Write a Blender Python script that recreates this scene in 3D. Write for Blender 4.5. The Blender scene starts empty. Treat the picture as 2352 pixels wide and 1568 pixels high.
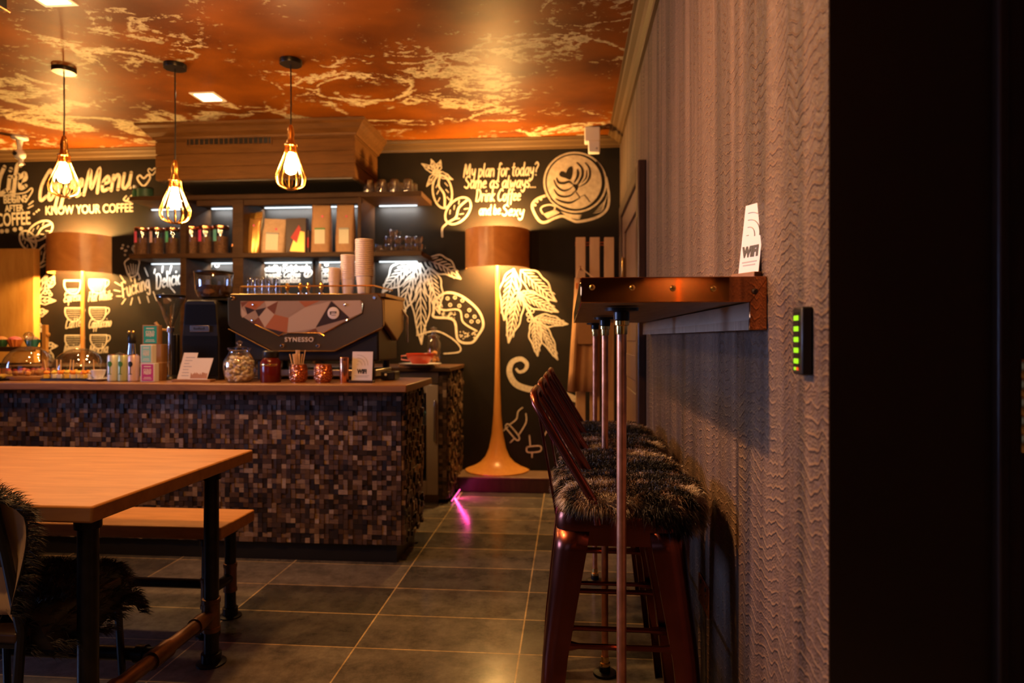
import bpy, math, random
from mathutils import Vector, Matrix
R = math.radians
scn = bpy.context.scene
C = scn.collection

# ---------------------------------------------------------------- camera, world, exposure
FPX, YAW, HOR, HC, CX = 1535.0, 0.0847, 775.8, 1.2, 1176.0
cam = bpy.data.cameras.new('camera'); camo = bpy.data.objects.new('camera', cam); C.objects.link(camo)
camo.location = (0, 0, HC); camo.rotation_euler = (R(90), 0, YAW)
cam.sensor_width = 36; cam.lens = 36 * FPX / 2352; cam.shift_y = -(784 - HOR) / 2352
cam.clip_start = 0.02
cam.dof.use_dof = True; cam.dof.focus_distance = 1.9; cam.dof.aperture_fstop = 2.6
scn.camera = camo
w = bpy.data.worlds.new('world'); scn.world = w; w.use_nodes = True
w.node_tree.nodes['Background'].inputs[0].default_value = (0.35, 0.45, 0.8, 1)
w.node_tree.nodes['Background'].inputs[1].default_value = 0.012
vs = scn.view_settings
vs.view_transform = 'Standard'; vs.look = 'None'; vs.gamma = 1; vs.exposure = -0.48; vs.use_curve_mapping = False
try:
    scn.cycles.use_denoising = True
    scn.cycles.max_bounces = 8; scn.cycles.transparent_max_bounces = 16
    scn.cycles.sample_clamp_indirect = 4.0
    scn.cycles.caustics_reflective = False; scn.cycles.caustics_refractive = False
except Exception: pass

WARM = (1.0, 0.42, 0.10); WARM2 = (1.0, 0.54, 0.20); COOL = (0.36, 0.50, 1.0); LEDW = (0.86, 0.95, 1.0)
def light(name, kind, loc, power, col, size=.05, rot=(0, 0, 0), size_y=None, spot=None, blend=.5, spread=None):
    l = bpy.data.lights.new(name, kind); o = bpy.data.objects.new(name, l); C.objects.link(o)
    l.energy = power; l.color = col; o.location = loc; o.rotation_euler = rot
    if kind == 'AREA':
        l.size = size
        if size_y: l.shape = 'RECTANGLE'; l.size_y = size_y
        if spread: l.spread = spread
    else: l.shadow_soft_size = size
    if spot: l.spot_size = R(spot); l.spot_blend = blend
    return o
# assumed daylight from windows out of view, on the left and behind the camera
light('assumed_window_daylight', 'AREA', (-5.0, 1.8, 1.6), 46, COOL, 1.5, (R(90), 0, R(-90)), .9, spread=R(80))
light('assumed_rear_daylight', 'AREA', (-2.6, -2.45, 1.7), 6, COOL, 2.0, (R(90), 0, R(0)), 1.5)

# ---------------------------------------------------------------- pixel -> place helpers (each call states the real distance)
_s, _c = math.sin(YAW), math.cos(YAW)
def _ray(px, py):
    a = (px - CX) / FPX; b = (HOR - py) / FPX
    return (a * _c - _s, a * _s + _c, b)
def PX(px, Y): r = _ray(px, 0); return r[0] * Y / r[1]
def PZ(px, py, Y): r = _ray(px, py); return HC + r[2] * Y / r[1]
def K(px, Y): r = _ray(px, 0); return Y / r[1] / FPX          # metres per pixel there
def P(px, py, Y): return (PX(px, Y), Y, PZ(px, py, Y))

# ---------------------------------------------------------------- mesh builder
class MB:
    def __init__(s): s.v = []; s.f = []
    def add(s, v, f):
        n = len(s.v); s.v += [tuple(p) for p in v]; s.f += [tuple(i + n for i in q) for q in f]; return s
    def box(s, x0, x1, y0, y1, z0, z1):
        return s.add([(x0,y0,z0),(x1,y0,z0),(x1,y1,z0),(x0,y1,z0),(x0,y0,z1),(x1,y0,z1),(x1,y1,z1),(x0,y1,z1)],
            [(0,3,2,1),(4,5,6,7),(0,1,5,4),(1,2,6,5),(2,3,7,6),(3,0,4,7)])
    def rbox(s, x0, x1, y0, y1, z0, z1, b):                      # box with rounded vertical corners
        pts = []
        for cx, cy, a0 in ((x1-b,y1-b,0),(x0+b,y1-b,90),(x0+b,y0+b,180),(x1-b,y0+b,270)):
            for k in range(5): a = R(a0 + k*22.5); pts.append((cx + b*math.cos(a), cy + b*math.sin(a)))
        return s.prism(pts, z0, z1)
    def prism(s, pts, z0, z1, ax='z'):                           # polygon extruded along an axis
        n = len(pts)
        m = {'z': lambda p, h: (p[0], p[1], h), 'y': lambda p, h: (p[0], h, p[1]), 'x': lambda p, h: (h, p[0], p[1])}[ax]
        v = [m(p, z0) for p in pts] + [m(p, z1) for p in pts]
        f = [(i, (i+1) % n, n + (i+1) % n, n + i) for i in range(n)]
        f += [tuple(range(n-1, -1, -1)), tuple(range(n, 2*n))]
        return s.add(v, f)
    def lathe(s, prof, c=(0, 0, 0), n=24, a0=0, a1=360, cap=True, ax='z'):
        full = abs(a1 - a0 - 360) < .1; m = n if full else n + 1
        v = []
        for r, z in prof:
            for i in range(m):
                a = R(a0 + (a1 - a0) * i / n); x, y = r*math.cos(a), r*math.sin(a)
                v.append({'z': (c[0]+x, c[1]+y, c[2]+z), 'y': (c[0]+x, c[1]-z, c[2]+y), 'x': (c[0]+z, c[1]+x, c[2]+y)}[ax])
        f = []
        for k in range(len(prof) - 1):
            for i in range(n):
                j = (i + 1) % m
                f.append((k*m+i, k*m+j, (k+1)*m+j, (k+1)*m+i))
        if cap:
            if prof[0][0] > 1e-6: f.append(tuple(range(m-1, -1, -1)))
            if prof[-1][0] > 1e-6: f.append(tuple(range((len(prof)-1)*m, len(prof)*m)))
            if not full:
                for k in range(len(prof)-1): f.append((k*m, (k+1)*m, (k+1)*m+n, k*m+n))
        return s.add(v, f)
    def tube(s, path, r, n=10, closed=False):
        path = [Vector(p) for p in path]; N = len(path)
        rr = r if isinstance(r, (list, tuple)) else [r] * N
        v = []; up = None
        for i, p in enumerate(path):
            if closed: t = path[(i+1) % N] - path[i-1]
            else: t = path[min(i+1, N-1)] - path[max(i-1, 0)]
            t.normalize()
            if up is None:
                up = Vector((0, 0, 1)) if abs(t.z) < .9 else Vector((1, 0, 0))
            a = (up - t * up.dot(t)).normalized(); up = a; b = t.cross(a)
            for k in range(n):
                q = 2*math.pi*k/n; v.append(p + (a*math.cos(q) + b*math.sin(q)) * rr[i])
        f = []
        for i in range(N if closed else N-1):
            for k in range(n):
                i2 = (i+1) % N; k2 = (k+1) % n
                f.append((i*n+k, i*n+k2, i2*n+k2, i2*n+k))
        if not closed: f += [tuple(range(n-1, -1, -1)), tuple(range((N-1)*n, N*n))]
        return s.add(v, f)
    def ball(s, c, r, n=12, m=8, sq=(1, 1, 1), jit=0):
        prof = [(math.sin(math.pi*k/m), -math.cos(math.pi*k/m)) for k in range(m+1)]
        v = []
        for a, z in prof:
            for i in range(n):
                q = 2*math.pi*i/n; j = 1 + random.uniform(-jit, jit)
                v.append((c[0]+r*sq[0]*a*math.cos(q)*j, c[1]+r*sq[1]*a*math.sin(q)*j, c[2]+r*sq[2]*z*j))
        f = [(k*n+i, k*n+(i+1) % n, (k+1)*n+(i+1) % n, (k+1)*n+i) for k in range(m) for i in range(n)]
        return s.add(v, f)
    def build(s, name, mat, parent=None, loc=None, rot=None, bevel=0, seg=2, smooth=35):
        me = bpy.data.meshes.new(name); me.from_pydata(s.v, [], s.f); me.update()
        if smooth:
            for p in me.polygons: p.use_smooth = True
            me.set_sharp_from_angle(angle=R(smooth))
        if mat: me.materials.append(mat)
        o = bpy.data.objects.new(name, me); C.objects.link(o)
        if parent: o.parent = parent
        if loc: o.location = loc
        if rot: o.rotation_euler = rot
        if bevel:
            b = o.modifiers.new('bevel', 'BEVEL'); b.width = bevel; b.segments = seg; b.limit_method = 'ANGLE'; b.angle_limit = R(40)
        return o
def tag(o, label, cat, group=None):
    o['label'] = label; o['category'] = cat
    if group: o['group'] = group
    return o
def struct(o): o['kind'] = 'structure'; return o
def thing(name, label, cat, loc=(0, 0, 0), rz=0, group=None):
    o = bpy.data.objects.new(name, None); C.objects.link(o); o.empty_display_size = .05
    o.location = loc; o.rotation_euler = (0, 0, rz)
    return tag(o, label, cat, group)
def dup(root, loc, label, rz=None, group=None):
    r = root.copy(); C.objects.link(r); r.location = loc; r['label'] = label
    if rz is not None: r.rotation_euler = (0, 0, rz)
    if group: r['group'] = group
    for ch in [o for o in C.objects if o.parent == root]:
        c = ch.copy(); C.objects.link(c); c.parent = r
        for g in [o for o in C.objects if o.parent == ch]:
            d = g.copy(); C.objects.link(d); d.parent = c
    return r

# ---------------------------------------------------------------- materials
class NT:
    def __init__(s, name):
        s.m = bpy.data.materials.new(name); s.m.use_nodes = True; s.t = s.m.node_tree
        s.b = s.t.nodes['Principled BSDF']
    def n(s, kind, **kw):
        nd = s.t.nodes.new(kind)
        for k, v in kw.items():
            if k.startswith('i_'):
                key = k[2:]; key = int(key) if key.isdigit() else key.replace('_', ' ')
                nd.inputs[key].default_value = v
            else: setattr(nd, k, v)
        return nd
    def l(s, a, ao, b, bi): s.t.links.new(a.outputs[ao], b.inputs[bi])
    def coord(s, scale=(1, 1, 1), kind='Object'):
        tc = s.n('ShaderNodeTexCoord'); mp = s.n('ShaderNodeMapping'); mp.inputs['Scale'].default_value = scale
        s.l(tc, kind, mp, 'Vector'); return mp
    def ramp(s, stops, src, out, interp='LINEAR'):
        r = s.n('ShaderNodeValToRGB'); e = r.color_ramp.elements; r.color_ramp.interpolation = interp
        while len(e) < len(stops): e.new(.5)
        for el, (p, c) in zip(e, stops): el.position = p; el.color = (*c, 1) if len(c) == 3 else c
        s.l(src, out, r, 'Fac'); return r
    def bump(s, src, out, strength, dist=.01):
        b = s.n('ShaderNodeBump'); b.inputs['Strength'].default_value = strength; b.inputs['Distance'].default_value = dist
        s.l(src, out, b, 'Height'); s.l(b, 'Normal', s.b, 'Normal'); return b
def mat(name, col, rough=.5, metal=0, noise=0, nscale=20, bump=0, spec=.5, trans=0, ior=1.45, emit=None, estr=0, alpha=1, coat=0):
    t = NT(name); b = t.b
    b.inputs['Base Color'].default_value = (*col, 1); b.inputs['Roughness'].default_value = rough
    b.inputs['Metallic'].default_value = metal; b.inputs['Specular IOR Level'].default_value = spec
    b.inputs['Transmission Weight'].default_value = trans; b.inputs['IOR'].default_value = ior
    b.inputs['Alpha'].default_value = alpha; b.inputs['Coat Weight'].default_value = coat
    if emit: b.inputs['Emission Color'].default_value = (*emit, 1); b.inputs['Emission Strength'].default_value = estr
    if noise or bump:
        mp = t.coord(); nz = t.n('ShaderNodeTexNoise'); nz.inputs['Scale'].default_value = nscale; nz.inputs['Detail'].default_value = 6
        t.l(mp, 'Vector', nz, 'Vector')
        if noise:
            r = t.ramp([(.3, tuple(c*(1-noise) for c in col)), (.7, tuple(min(1, c*(1+noise)) for c in col))], nz, 'Fac')
            t.l(r, 'Color', b, 'Base Color')
        if bump: t.bump(nz, 'Fac', bump, .005)
    return t.m
def wood(name, c0, c1, scale=(2, 14, 14), rough=.4, bump=.08, knots=False, spec=.35):
    t = NT(name); t.b.inputs['Specular IOR Level'].default_value = spec; mp = t.coord(scale)
    nz = t.n('ShaderNodeTexNoise', i_Scale=2.0, i_Detail=8.0, i_Roughness=.62, i_Distortion=.6); t.l(mp, 'Vector', nz, 'Vector')
    r = t.ramp([(.28, c0), (.5, tuple((a+b)/2 for a, b in zip(c0, c1))), (.72, c1)], nz, 'Fac')
    col = r
    if knots:
        vo = t.n('ShaderNodeTexVoronoi', i_Scale=5.0); mk = t.coord((1, .45, 1)); t.l(mk, 'Vector', vo, 'Vector')
        k = t.ramp([(.05, (.12, .06, .04)), (.12, (1, 1, 1))], vo, 'Distance')
        mx = t.n('ShaderNodeMix', data_type='RGBA', blend_type='MULTIPLY'); mx.inputs[0].default_value = 1
        t.t.links.new(r.outputs['Color'], mx.inputs[6]); t.t.links.new(k.outputs['Color'], mx.inputs[7])
        t.t.links.new(mx.outputs[2], t.b.inputs['Base Color'])
    else: t.l(r, 'Color', t.b, 'Base Color')
    t.b.inputs['Roughness'].default_value = rough
    if bump: t.bump(nz, 'Fac', bump, .004)
    return t.m
def emis(name, col, s):
    m = bpy.data.materials.new(name); m.use_nodes = True; n = m.node_tree.nodes; n.clear()
    e = n.new('ShaderNodeEmission'); o = n.new('ShaderNodeOutputMaterial'); e.inputs[0].default_value = (*col, 1); e.inputs[1].default_value = s
    m.node_tree.links.new(e.outputs[0], o.inputs[0]); return m

def m_ceiling():
    t = NT('ceiling_paper'); mp = t.coord((1, 1.25, 1))
    a = t.n('ShaderNodeTexNoise', i_Scale=2.3, i_Detail=4.0, i_Roughness=.55, i_Distortion=.6); t.l(mp, 'Vector', a, 'Vector')
    b = t.n('ShaderNodeTexNoise', i_Scale=20.0, i_Detail=9.0, i_Roughness=.75); t.l(mp, 'Vector', b, 'Vector')
    # ridged noise gives the long wandering branches
    sub = t.n('ShaderNodeMath', operation='SUBTRACT'); sub.inputs[1].default_value = .5; t.l(a, 'Fac', sub, 0)
    ab = t.n('ShaderNodeMath', operation='ABSOLUTE'); t.l(sub, 0, ab, 0)
    a2 = t.n('ShaderNodeTexNoise', i_Scale=.8, i_Detail=2.0); t.l(mp, 'Vector', a2, 'Vector')
    wd = t.n('ShaderNodeMapRange'); wd.inputs[1].default_value = .35; wd.inputs[2].default_value = .65; wd.inputs[3].default_value = .155; wd.inputs[4].default_value = .055
    t.l(a2, 'Fac', wd, 0)
    q = t.n('ShaderNodeMath', operation='MULTIPLY_ADD'); q.inputs[1].default_value = .42; t.l(b, 'Fac', q, 0); t.l(ab, 0, q, 2)   # ridge + leafy grain
    df = t.n('ShaderNodeMath', operation='SUBTRACT'); t.l(q, 0, df, 0); t.l(wd, 0, df, 1)
    mask = t.ramp([(.100, (1, 1, 1)), (.124, (0, 0, 0))], df, 0)
    bn = t.n('ShaderNodeTexNoise', i_Scale=2.2, i_Detail=5.0); t.l(mp, 'Vector', bn, 'Vector')
    base = t.ramp([(.3, (.085, .019, .001)), (.7, (.22, .058, .003))], bn, 'Fac')
    lf = t.ramp([(.35, (.22, .15, .07)), (.5, (.52, .42, .26)), (.7, (.66, .55, .36))], b, 'Fac')
    mx = t.n('ShaderNodeMix', data_type='RGBA')
    t.t.links.new(mask.outputs['Color'], mx.inputs[0]); t.t.links.new(base.outputs['Color'], mx.inputs[6]); t.t.links.new(lf.outputs['Color'], mx.inputs[7])
    t.t.links.new(mx.outputs[2], t.b.inputs['Base Color'])
    t.b.inputs['Roughness'].default_value = .45; t.b.inputs['Specular IOR Level'].default_value = .12
    return t.m
def m_floor():
    t = NT('floor_tiles'); tc = t.n('ShaderNodeTexCoord'); mp = t.n('ShaderNodeMapping')
    mp.inputs['Location'].default_value = (.187, -2.84, 0); t.l(tc, 'Object', mp, 'Vector')
    br = t.n('ShaderNodeTexBrick', offset=0.0, squash=1.0, i_Scale=1.0, i_Brick_Width=.64, i_Row_Height=.31, i_Mortar_Size=.0035, i_Mortar_Smooth=.3, i_Bias=0.0)
    br.inputs['Color1'].default_value = (.060, .056, .052, 1); br.inputs['Color2'].default_value = (.165, .146, .125, 1); br.inputs['Mortar'].default_value = (.50, .37, .20, 1)
    t.l(mp, 'Vector', br, 'Vector')
    nz = t.n('ShaderNodeTexNoise', i_Scale=7.0, i_Detail=12.0, i_Roughness=.78); t.l(tc, 'Object', nz, 'Vector')
    r = t.ramp([(.3, (.35, .35, .37)), (.7, (1.5, 1.45, 1.38))], nz, 'Fac')
    mx = t.n('ShaderNodeMix', data_type='RGBA', blend_type='MULTIPLY'); mx.inputs[0].default_value = 1
    t.t.links.new(br.outputs['Color'], mx.inputs[6]); t.t.links.new(r.outputs['Color'], mx.inputs[7])
    t.t.links.new(mx.outputs[2], t.b.inputs['Base Color'])
    rr = t.ramp([(.3, (.12, .12, .12)), (.7, (.24, .24, .24))], nz, 'Fac'); t.l(rr, 'Color', t.b, 'Roughness')
    t.b.inputs['Specular IOR Level'].default_value = .3
    t.bump(nz, 'Fac', .08, .003)
    return t.m
def m_wallpaper():
    t = NT('embossed_wallpaper'); tc = t.n('ShaderNodeTexCoord')
    sep = t.n('ShaderNodeSeparateXYZ'); t.l(tc, 'Object', sep, 'Vector')
    def noise(sc, detail=2.0, dist=0.0):
        m = t.n('ShaderNodeMapping'); m.inputs['Scale'].default_value = sc; t.l(tc, 'Object', m, 'Vector')
        n = t.n('ShaderNodeTexNoise', i_Scale=1.0, i_Detail=detail, i_Distortion=dist); t.l(m, 'Vector', n, 'Vector'); return n
    def mad(src, out, mul, add=0.0, addsrc=None):
        n = t.n('ShaderNodeMath', operation='MULTIPLY_ADD'); n.inputs[1].default_value = mul; n.inputs[2].default_value = add; t.l(src, out, n, 0)
        if addsrc: t.l(addsrc, 0, n, 2)
        return n
    def op(kind, a, bv):
        n = t.n('ShaderNodeMath', operation=kind); t.l(a, 0, n, 0)
        if hasattr(bv, 'outputs'): t.l(bv, 0, n, 1)
        else: n.inputs[1].default_value = bv
        return n
    fold = noise((1, 12, .45), 2.0, .3)
    wob = noise((1, 13, 2.2), 2.0)
    # crinkles: horizontal ridges pushed up and down by the noise
    ph = mad(sep, 'Z', 260.0, 0, mad(wob, 'Fac', 26.0, 0, mad(fold, 'Fac', 12.0)))
    sn = op('SINE', ph, 0.0); pos = op('MAXIMUM', sn, 0.0); rid = op('POWER', pos, 4.0)
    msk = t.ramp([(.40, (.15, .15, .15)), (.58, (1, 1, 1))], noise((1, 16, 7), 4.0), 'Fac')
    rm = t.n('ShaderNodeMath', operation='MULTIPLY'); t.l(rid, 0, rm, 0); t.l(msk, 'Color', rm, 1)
    ph2 = mad(sep, 'Z', 700.0, 0, mad(noise((1, 60, 24), 2.0), 'Fac', 40.0)); fine = op('SINE', ph2, 0.0)
    thr = noise((1, 380, 120), 3.0)
    rs = mad(rm, 0, 1.15)
    h = mad(thr, 'Fac', .6, 0, mad(fine, 0, .16, 0, rs))
    h2 = mad(fold, 'Fac', 1.6, 0, h)
    c1 = t.ramp([(.36, (.050, .028, .016)), (.5, (.095, .054, .032)), (.64, (.14, .084, .051))], fold, 'Fac')
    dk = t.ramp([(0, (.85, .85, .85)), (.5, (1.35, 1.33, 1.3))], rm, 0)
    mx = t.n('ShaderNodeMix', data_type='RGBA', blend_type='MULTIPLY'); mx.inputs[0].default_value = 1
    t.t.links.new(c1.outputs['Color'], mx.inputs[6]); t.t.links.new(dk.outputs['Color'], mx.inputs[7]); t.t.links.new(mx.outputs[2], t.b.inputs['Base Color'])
    t.b.inputs['Roughness'].default_value = .55
    t.bump(h2, 0, 1.0, .0036)
    return t.m
def m_croc():
    t = NT('crocodile_wallcovering'); tc = t.n('ShaderNodeTexCoord')
    nz = t.n('ShaderNodeTexNoise', i_Scale=9.0, i_Detail=2.0); t.l(tc, 'Object', nz, 'Vector')
    ad = t.n('ShaderNodeMixRGB', blend_type='ADD'); ad.inputs[0].default_value = .05
    t.l(tc, 'Object', ad, 1); t.l(nz, 'Color', ad, 2)
    sx = t.n('ShaderNodeSeparateXYZ'); t.l(ad, 'Color', sx, 'Vector')
    cb = t.n('ShaderNodeCombineXYZ'); t.l(sx, 'X', cb, 'X'); t.l(sx, 'Z', cb, 'Y')
    br = t.n('ShaderNodeTexBrick', offset=0.0, i_Scale=1.0, i_Brick_Width=.021, i_Row_Height=.024, i_Mortar_Size=.0016, i_Mortar_Smooth=1.0)
    t.l(cb, 'Vector', br, 'Vector')
    t.b.inputs['Base Color'].default_value = (.05, .028, .017, 1); t.b.inputs['Roughness'].default_value = .28
    t.bump(br, 'Fac', -.9, .004)
    return t.m
def m_mosaic():
    t = NT('wood_mosaic'); g = t.n('ShaderNodeNewGeometry')
    r = t.ramp([(0, (.012, .007, .005)), (.3, (.036, .020, .012)), (.55, (.08, .041, .022)), (.78, (.145, .082, .046)), (.92, (.24, .15, .09)), (1, (.36, .25, .17))], g, 'Random Per Island')
    mp = t.coord((30, 30, 180)); nz = t.n('ShaderNodeTexNoise', i_Scale=1.0, i_Detail=4.0); t.l(mp, 'Vector', nz, 'Vector')
    k = t.ramp([(.3, (.65, .65, .65)), (.7, (1.25, 1.25, 1.25))], nz, 'Fac')
    mx = t.n('ShaderNodeMix', data_type='RGBA', blend_type='MULTIPLY'); mx.inputs[0].default_value = 1
    t.t.links.new(r.outputs['Color'], mx.inputs[6]); t.t.links.new(k.outputs['Color'], mx.inputs[7]); t.t.links.new(mx.outputs[2], t.b.inputs['Base Color'])
    t.b.inputs['Roughness'].default_value = .42
    return t.m
def m_fur():
    t = NT('hide_fur'); mp = t.coord((1, 1.6, 1)); nz = t.n('ShaderNodeTexNoise', i_Scale=7.5, i_Detail=1.5, i_Roughness=.6, i_Distortion=.5); t.l(mp, 'Vector', nz, 'Vector')
    oi = t.n('ShaderNodeObjectInfo')
    r = t.ramp([(.42, (.006, .004, .003)), (.50, (.024, .013, .008)), (.56, (.15, .078, .040)), (.62, (.52, .43, .35)), (.8, (.6, .55, .5))], nz, 'Fac')
    t.l(r, 'Color', t.b, 'Base Color'); t.b.inputs['Roughness'].default_value = .55
    return t.m
def m_fur_dark():
    t = NT('dark_hide_fur'); mp = t.coord(); nz = t.n('ShaderNodeTexNoise', i_Scale=14.0, i_Detail=2.0); t.l(mp, 'Vector', nz, 'Vector')
    r = t.ramp([(.5, (.010, .007, .006)), (.66, (.03, .02, .014)), (.8, (.3, .24, .18))], nz, 'Fac')
    t.l(r, 'Color', t.b, 'Base Color'); t.b.inputs['Roughness'].default_value = .6
    return t.m

M = dict(
 ceiling=m_ceiling(), floor=m_floor(), paper=m_wallpaper(), croc=m_croc(), mosaic=m_mosaic(), fur=m_fur(), furd=m_fur_dark(),
 board=mat('chalkboard_paint', (.0105, .0075, .0055), .7, noise=.35, nscale=3, bump=.03, spec=.22),
 chalk=mat('chalk', (.52, .45, .37), .85, noise=.18, nscale=60),
 chalkfill=mat('chalk_fill', (.40, .32, .25), .85, noise=.2, nscale=25),
 crown=mat('cornice_paint', (.085, .046, .018), .4),
 plaster=mat('dark_plaster', (.035, .024, .018), .7),
 hood=wood('bulkhead_oak', (.080, .031, .007), (.14, .058, .015), (2, 20, 20), .5, spec=.15),
 shelfw=wood('shelf_walnut', (.030, .013, .006), (.066, .030, .013), (3, 20, 20), .5, spec=.15),
 top=wood('counter_wood', (.19, .085, .035), (.32, .155, .065), (2, 14, 14), .35),
 table=wood('table_wood', (.36, .150, .040), (.52, .24, .07), (1.6, 13, 13), .5, spec=.2),
 ply=wood('pale_plywood', (.26, .19, .13), (.40, .30, .21), (12, 2, 12), .5, knots=True),
 plyedge=wood('rough_ledge_edge', (.12, .07, .04), (.5, .34, .22), (30, 120, 3), .6),
 copper=mat('copper', (.78, .33, .16), .24, 1, noise=.12, nscale=14),
 coppersheet=mat('polished_copper_sheet', (.50, .19, .065), .05, 1, noise=.08, nscale=9),
 coppertube=mat('copper_tube', (.72, .32, .18), .42, 1, noise=.22, nscale=30),
 stool=mat('copper_lacquer', (.19, .052, .034), .27, 1, noise=.2, nscale=12, bump=.02),
 brass=mat('brass', (.80, .50, .16), .22, 1),
 gold=mat('gold_metal', (.95, .52, .12), .25, 1),
 iron=mat('black_pipe', (.025, .022, .022), .34, .75, noise=.3, nscale=18, bump=.03),
 ironrust=mat('rusty_pipe', (.16, .075, .04), .38, .75, noise=.4, nscale=12, bump=.05),
 black=mat('black_plastic', (.012, .011, .011), .35),
 blackm=mat('black_metal', (.014, .013, .013), .3, .4),
 steel=mat('steel', (.52, .50, .47), .28, 1),
 bronze=mat('bronze_steel', (.25, .155, .065), .30, 1), letters=mat('bright_letters', (.9, .78, .55), .4, .6),
 chrome=mat('chrome', (.85, .85, .85), .08, 1),
 white=mat('white_paint', (.75, .72, .68), .4),
 porcelain=mat('porcelain', (.85, .84, .82), .15),
 paperw=mat('white_card', (.66, .63, .62), .6),
 cream=mat('cream_card', (.72, .66, .54), .6),
 ink=mat('black_ink', (.012, .012, .014), .5),
 greyink=mat('grey_ink', (.35, .34, .34), .6),
 teal=mat('teal_print', (.02, .36, .27), .5), paleteal=mat('pale_teal_print', (.22, .58, .50), .5), magenta=mat('magenta_print', (.45, .04, .20), .5),
 kraft=mat('kraft_paper', (.42, .22, .11), .6, noise=.1, nscale=30, bump=.1), kraftl=mat('pale_kraft_paper', (.52, .34, .22), .6, noise=.1, nscale=30, bump=.1),
 foil=mat('gold_foil', (.8, .42, .12), .3, .8, bump=.3, nscale=25),
 darkpack=mat('dark_packaging', (.05, .02, .015), .4), cardboard=mat('brown_cardboard', (.30, .16, .075), .7),
 shade=wood('veneer_shade', (.52, .19, .04), (.74, .31, .08), (3, 3, 3), .3), lampbase=wood('lamp_wood', (.48, .20, .045), (.60, .28, .07), (14, 14, 2), .3),
 orangew=wood('honey_wood', (.55, .25, .05), (.70, .36, .09), (12, 12, 2), .4),
 apron=mat('tan_canvas', (.36, .185, .085), .85, noise=.15, nscale=8, bump=.15),
 rack=wood('pale_rack_wood', (.50, .30, .15), (.60, .38, .2), (12, 12, 2), .5),
 darkwood=wood('dark_stained_wood', (.030, .015, .009), (.06, .03, .017), (12, 12, 2), .35),
 doorw=wood('door_wood', (.12, .07, .045), (.19, .115, .075), (12, 12, 2), .4),
 slate=mat('slate', (.02, .02, .022), .5), terracotta=mat('red_glaze', (.62, .07, .03), .18),
 leather=mat('hide_backing', (.75, .50, .26), .75, noise=.08, nscale=6),
 bean=mat('coffee_bean', (.06, .025, .012), .4), marsh=mat('marshmallow', (.86, .76, .58), .7),
 jam=mat('dark_red_preserve', (.10, .008, .006), .2), fruit=mat('orange_fruit', (.85, .26, .02), .4), fruity=mat('yellow_fruit', (.80, .55, .10), .4),
 pastry=mat('pastry', (.62, .28, .09), .6, noise=.2, nscale=30), pink=mat('pink_icing', (.75, .18, .20), .4), berry=mat('berry', (.35, .02, .05), .3),
 greenp=mat('green_paper', (.05, .16, .06), .6), orangep=mat('orange_paper', (.70, .20, .04), .6), tealp=mat('teal_paper', (.05, .25, .22), .6),
 sticks=mat('birch_sticks', (.72, .48, .24), .6), lawn=mat('leaf_green', (.05, .22, .05), .5),
 canw=mat('can_white', (.72, .78, .72), .35, .3), cang=mat('can_green', (.50, .58, .30), .35, .3), canp=mat('can_pink', (.75, .58, .56), .35, .3),
 cupp=mat('paper_cup', (.86, .72, .62), .5), redp=mat('red_print', (.5, .03, .03), .5), pinkdot=mat('pink_sticker', (.75, .1, .22), .5),
 bulb=emis('bulb_glow', (1.0, .58, .22), 760), lampbulb2=emis('lower_lamp_bulb_glow', (1.0, .54, .15), 3000), fridgef=mat('fridge_frame', (.40, .31, .23), .4, .3), lampbulb=emis('lamp_bulb_glow', (1.0, .54, .15), 4000), fixture=emis('downlight_glow', (1.0, .72, .38), 30), ledstrip=emis('led_glow', LEDW, 3),
 greenled=emis('green_led', (.45, .9, .02), 1.6), redled=emis('red_led', (1, .12, .02), 1.6), pinkled=emis('pink_led', (1, .08, .35), 5),
 artA=mat('art_cream', (.42, .33, .26), .35), artB=mat('art_brown', (.16, .06, .03), .35), artC=mat('art_dark', (.035, .022, .018), .35), artD=mat('art_taupe', (.30, .22, .17), .35), artE=mat('art_copper', (.34, .12, .05), .35),
)
def glassmat(name, tint=(1, 1, 1), rough=.05):
    t = NT(name); n = t.t.nodes; tr = n.new('ShaderNodeBsdfTransparent'); tr.inputs[0].default_value = (*tint, 1)
    gl = n.new('ShaderNodeBsdfGlossy'); gl.inputs['Roughness'].default_value = rough
    lw = n.new('ShaderNodeLayerWeight'); lw.inputs[0].default_value = .35
    mr = n.new('ShaderNodeMapRange'); mr.inputs[3].default_value = .12; mr.inputs[4].default_value = .85
    mx = n.new('ShaderNodeMixShader'); t.t.links.new(lw.outputs['Facing'], mr.inputs[0]); t.t.links.new(mr.outputs[0], mx.inputs[0])
    t.t.links.new(tr.outputs[0], mx.inputs[1]); t.t.links.new(gl.outputs[0], mx.inputs[2])
    t.t.links.new(mx.outputs[0], n['Material Output'].inputs[0]); return t.m
def hammered():
    t = NT('hammered_copper'); b = t.b; b.inputs['Base Color'].default_value = (.72, .27, .12, 1); b.inputs['Metallic'].default_value = 1; b.inputs['Roughness'].default_value = .14
    mp = t.coord(); vo = t.n('ShaderNodeTexVoronoi', i_Scale=105.0); t.l(mp, 'Vector', vo, 'Vector'); t.bump(vo, 'Distance', 1.0, .006); return t.m
M['hammer'] = hammered()
M['glass'] = glassmat('clear_glass', (.95, .96, .97)); M['darkglass'] = glassmat('fridge_glass', (.55, .58, .62)); M['amber'] = glassmat('amber_glass', (.9, .6, .3))

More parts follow.
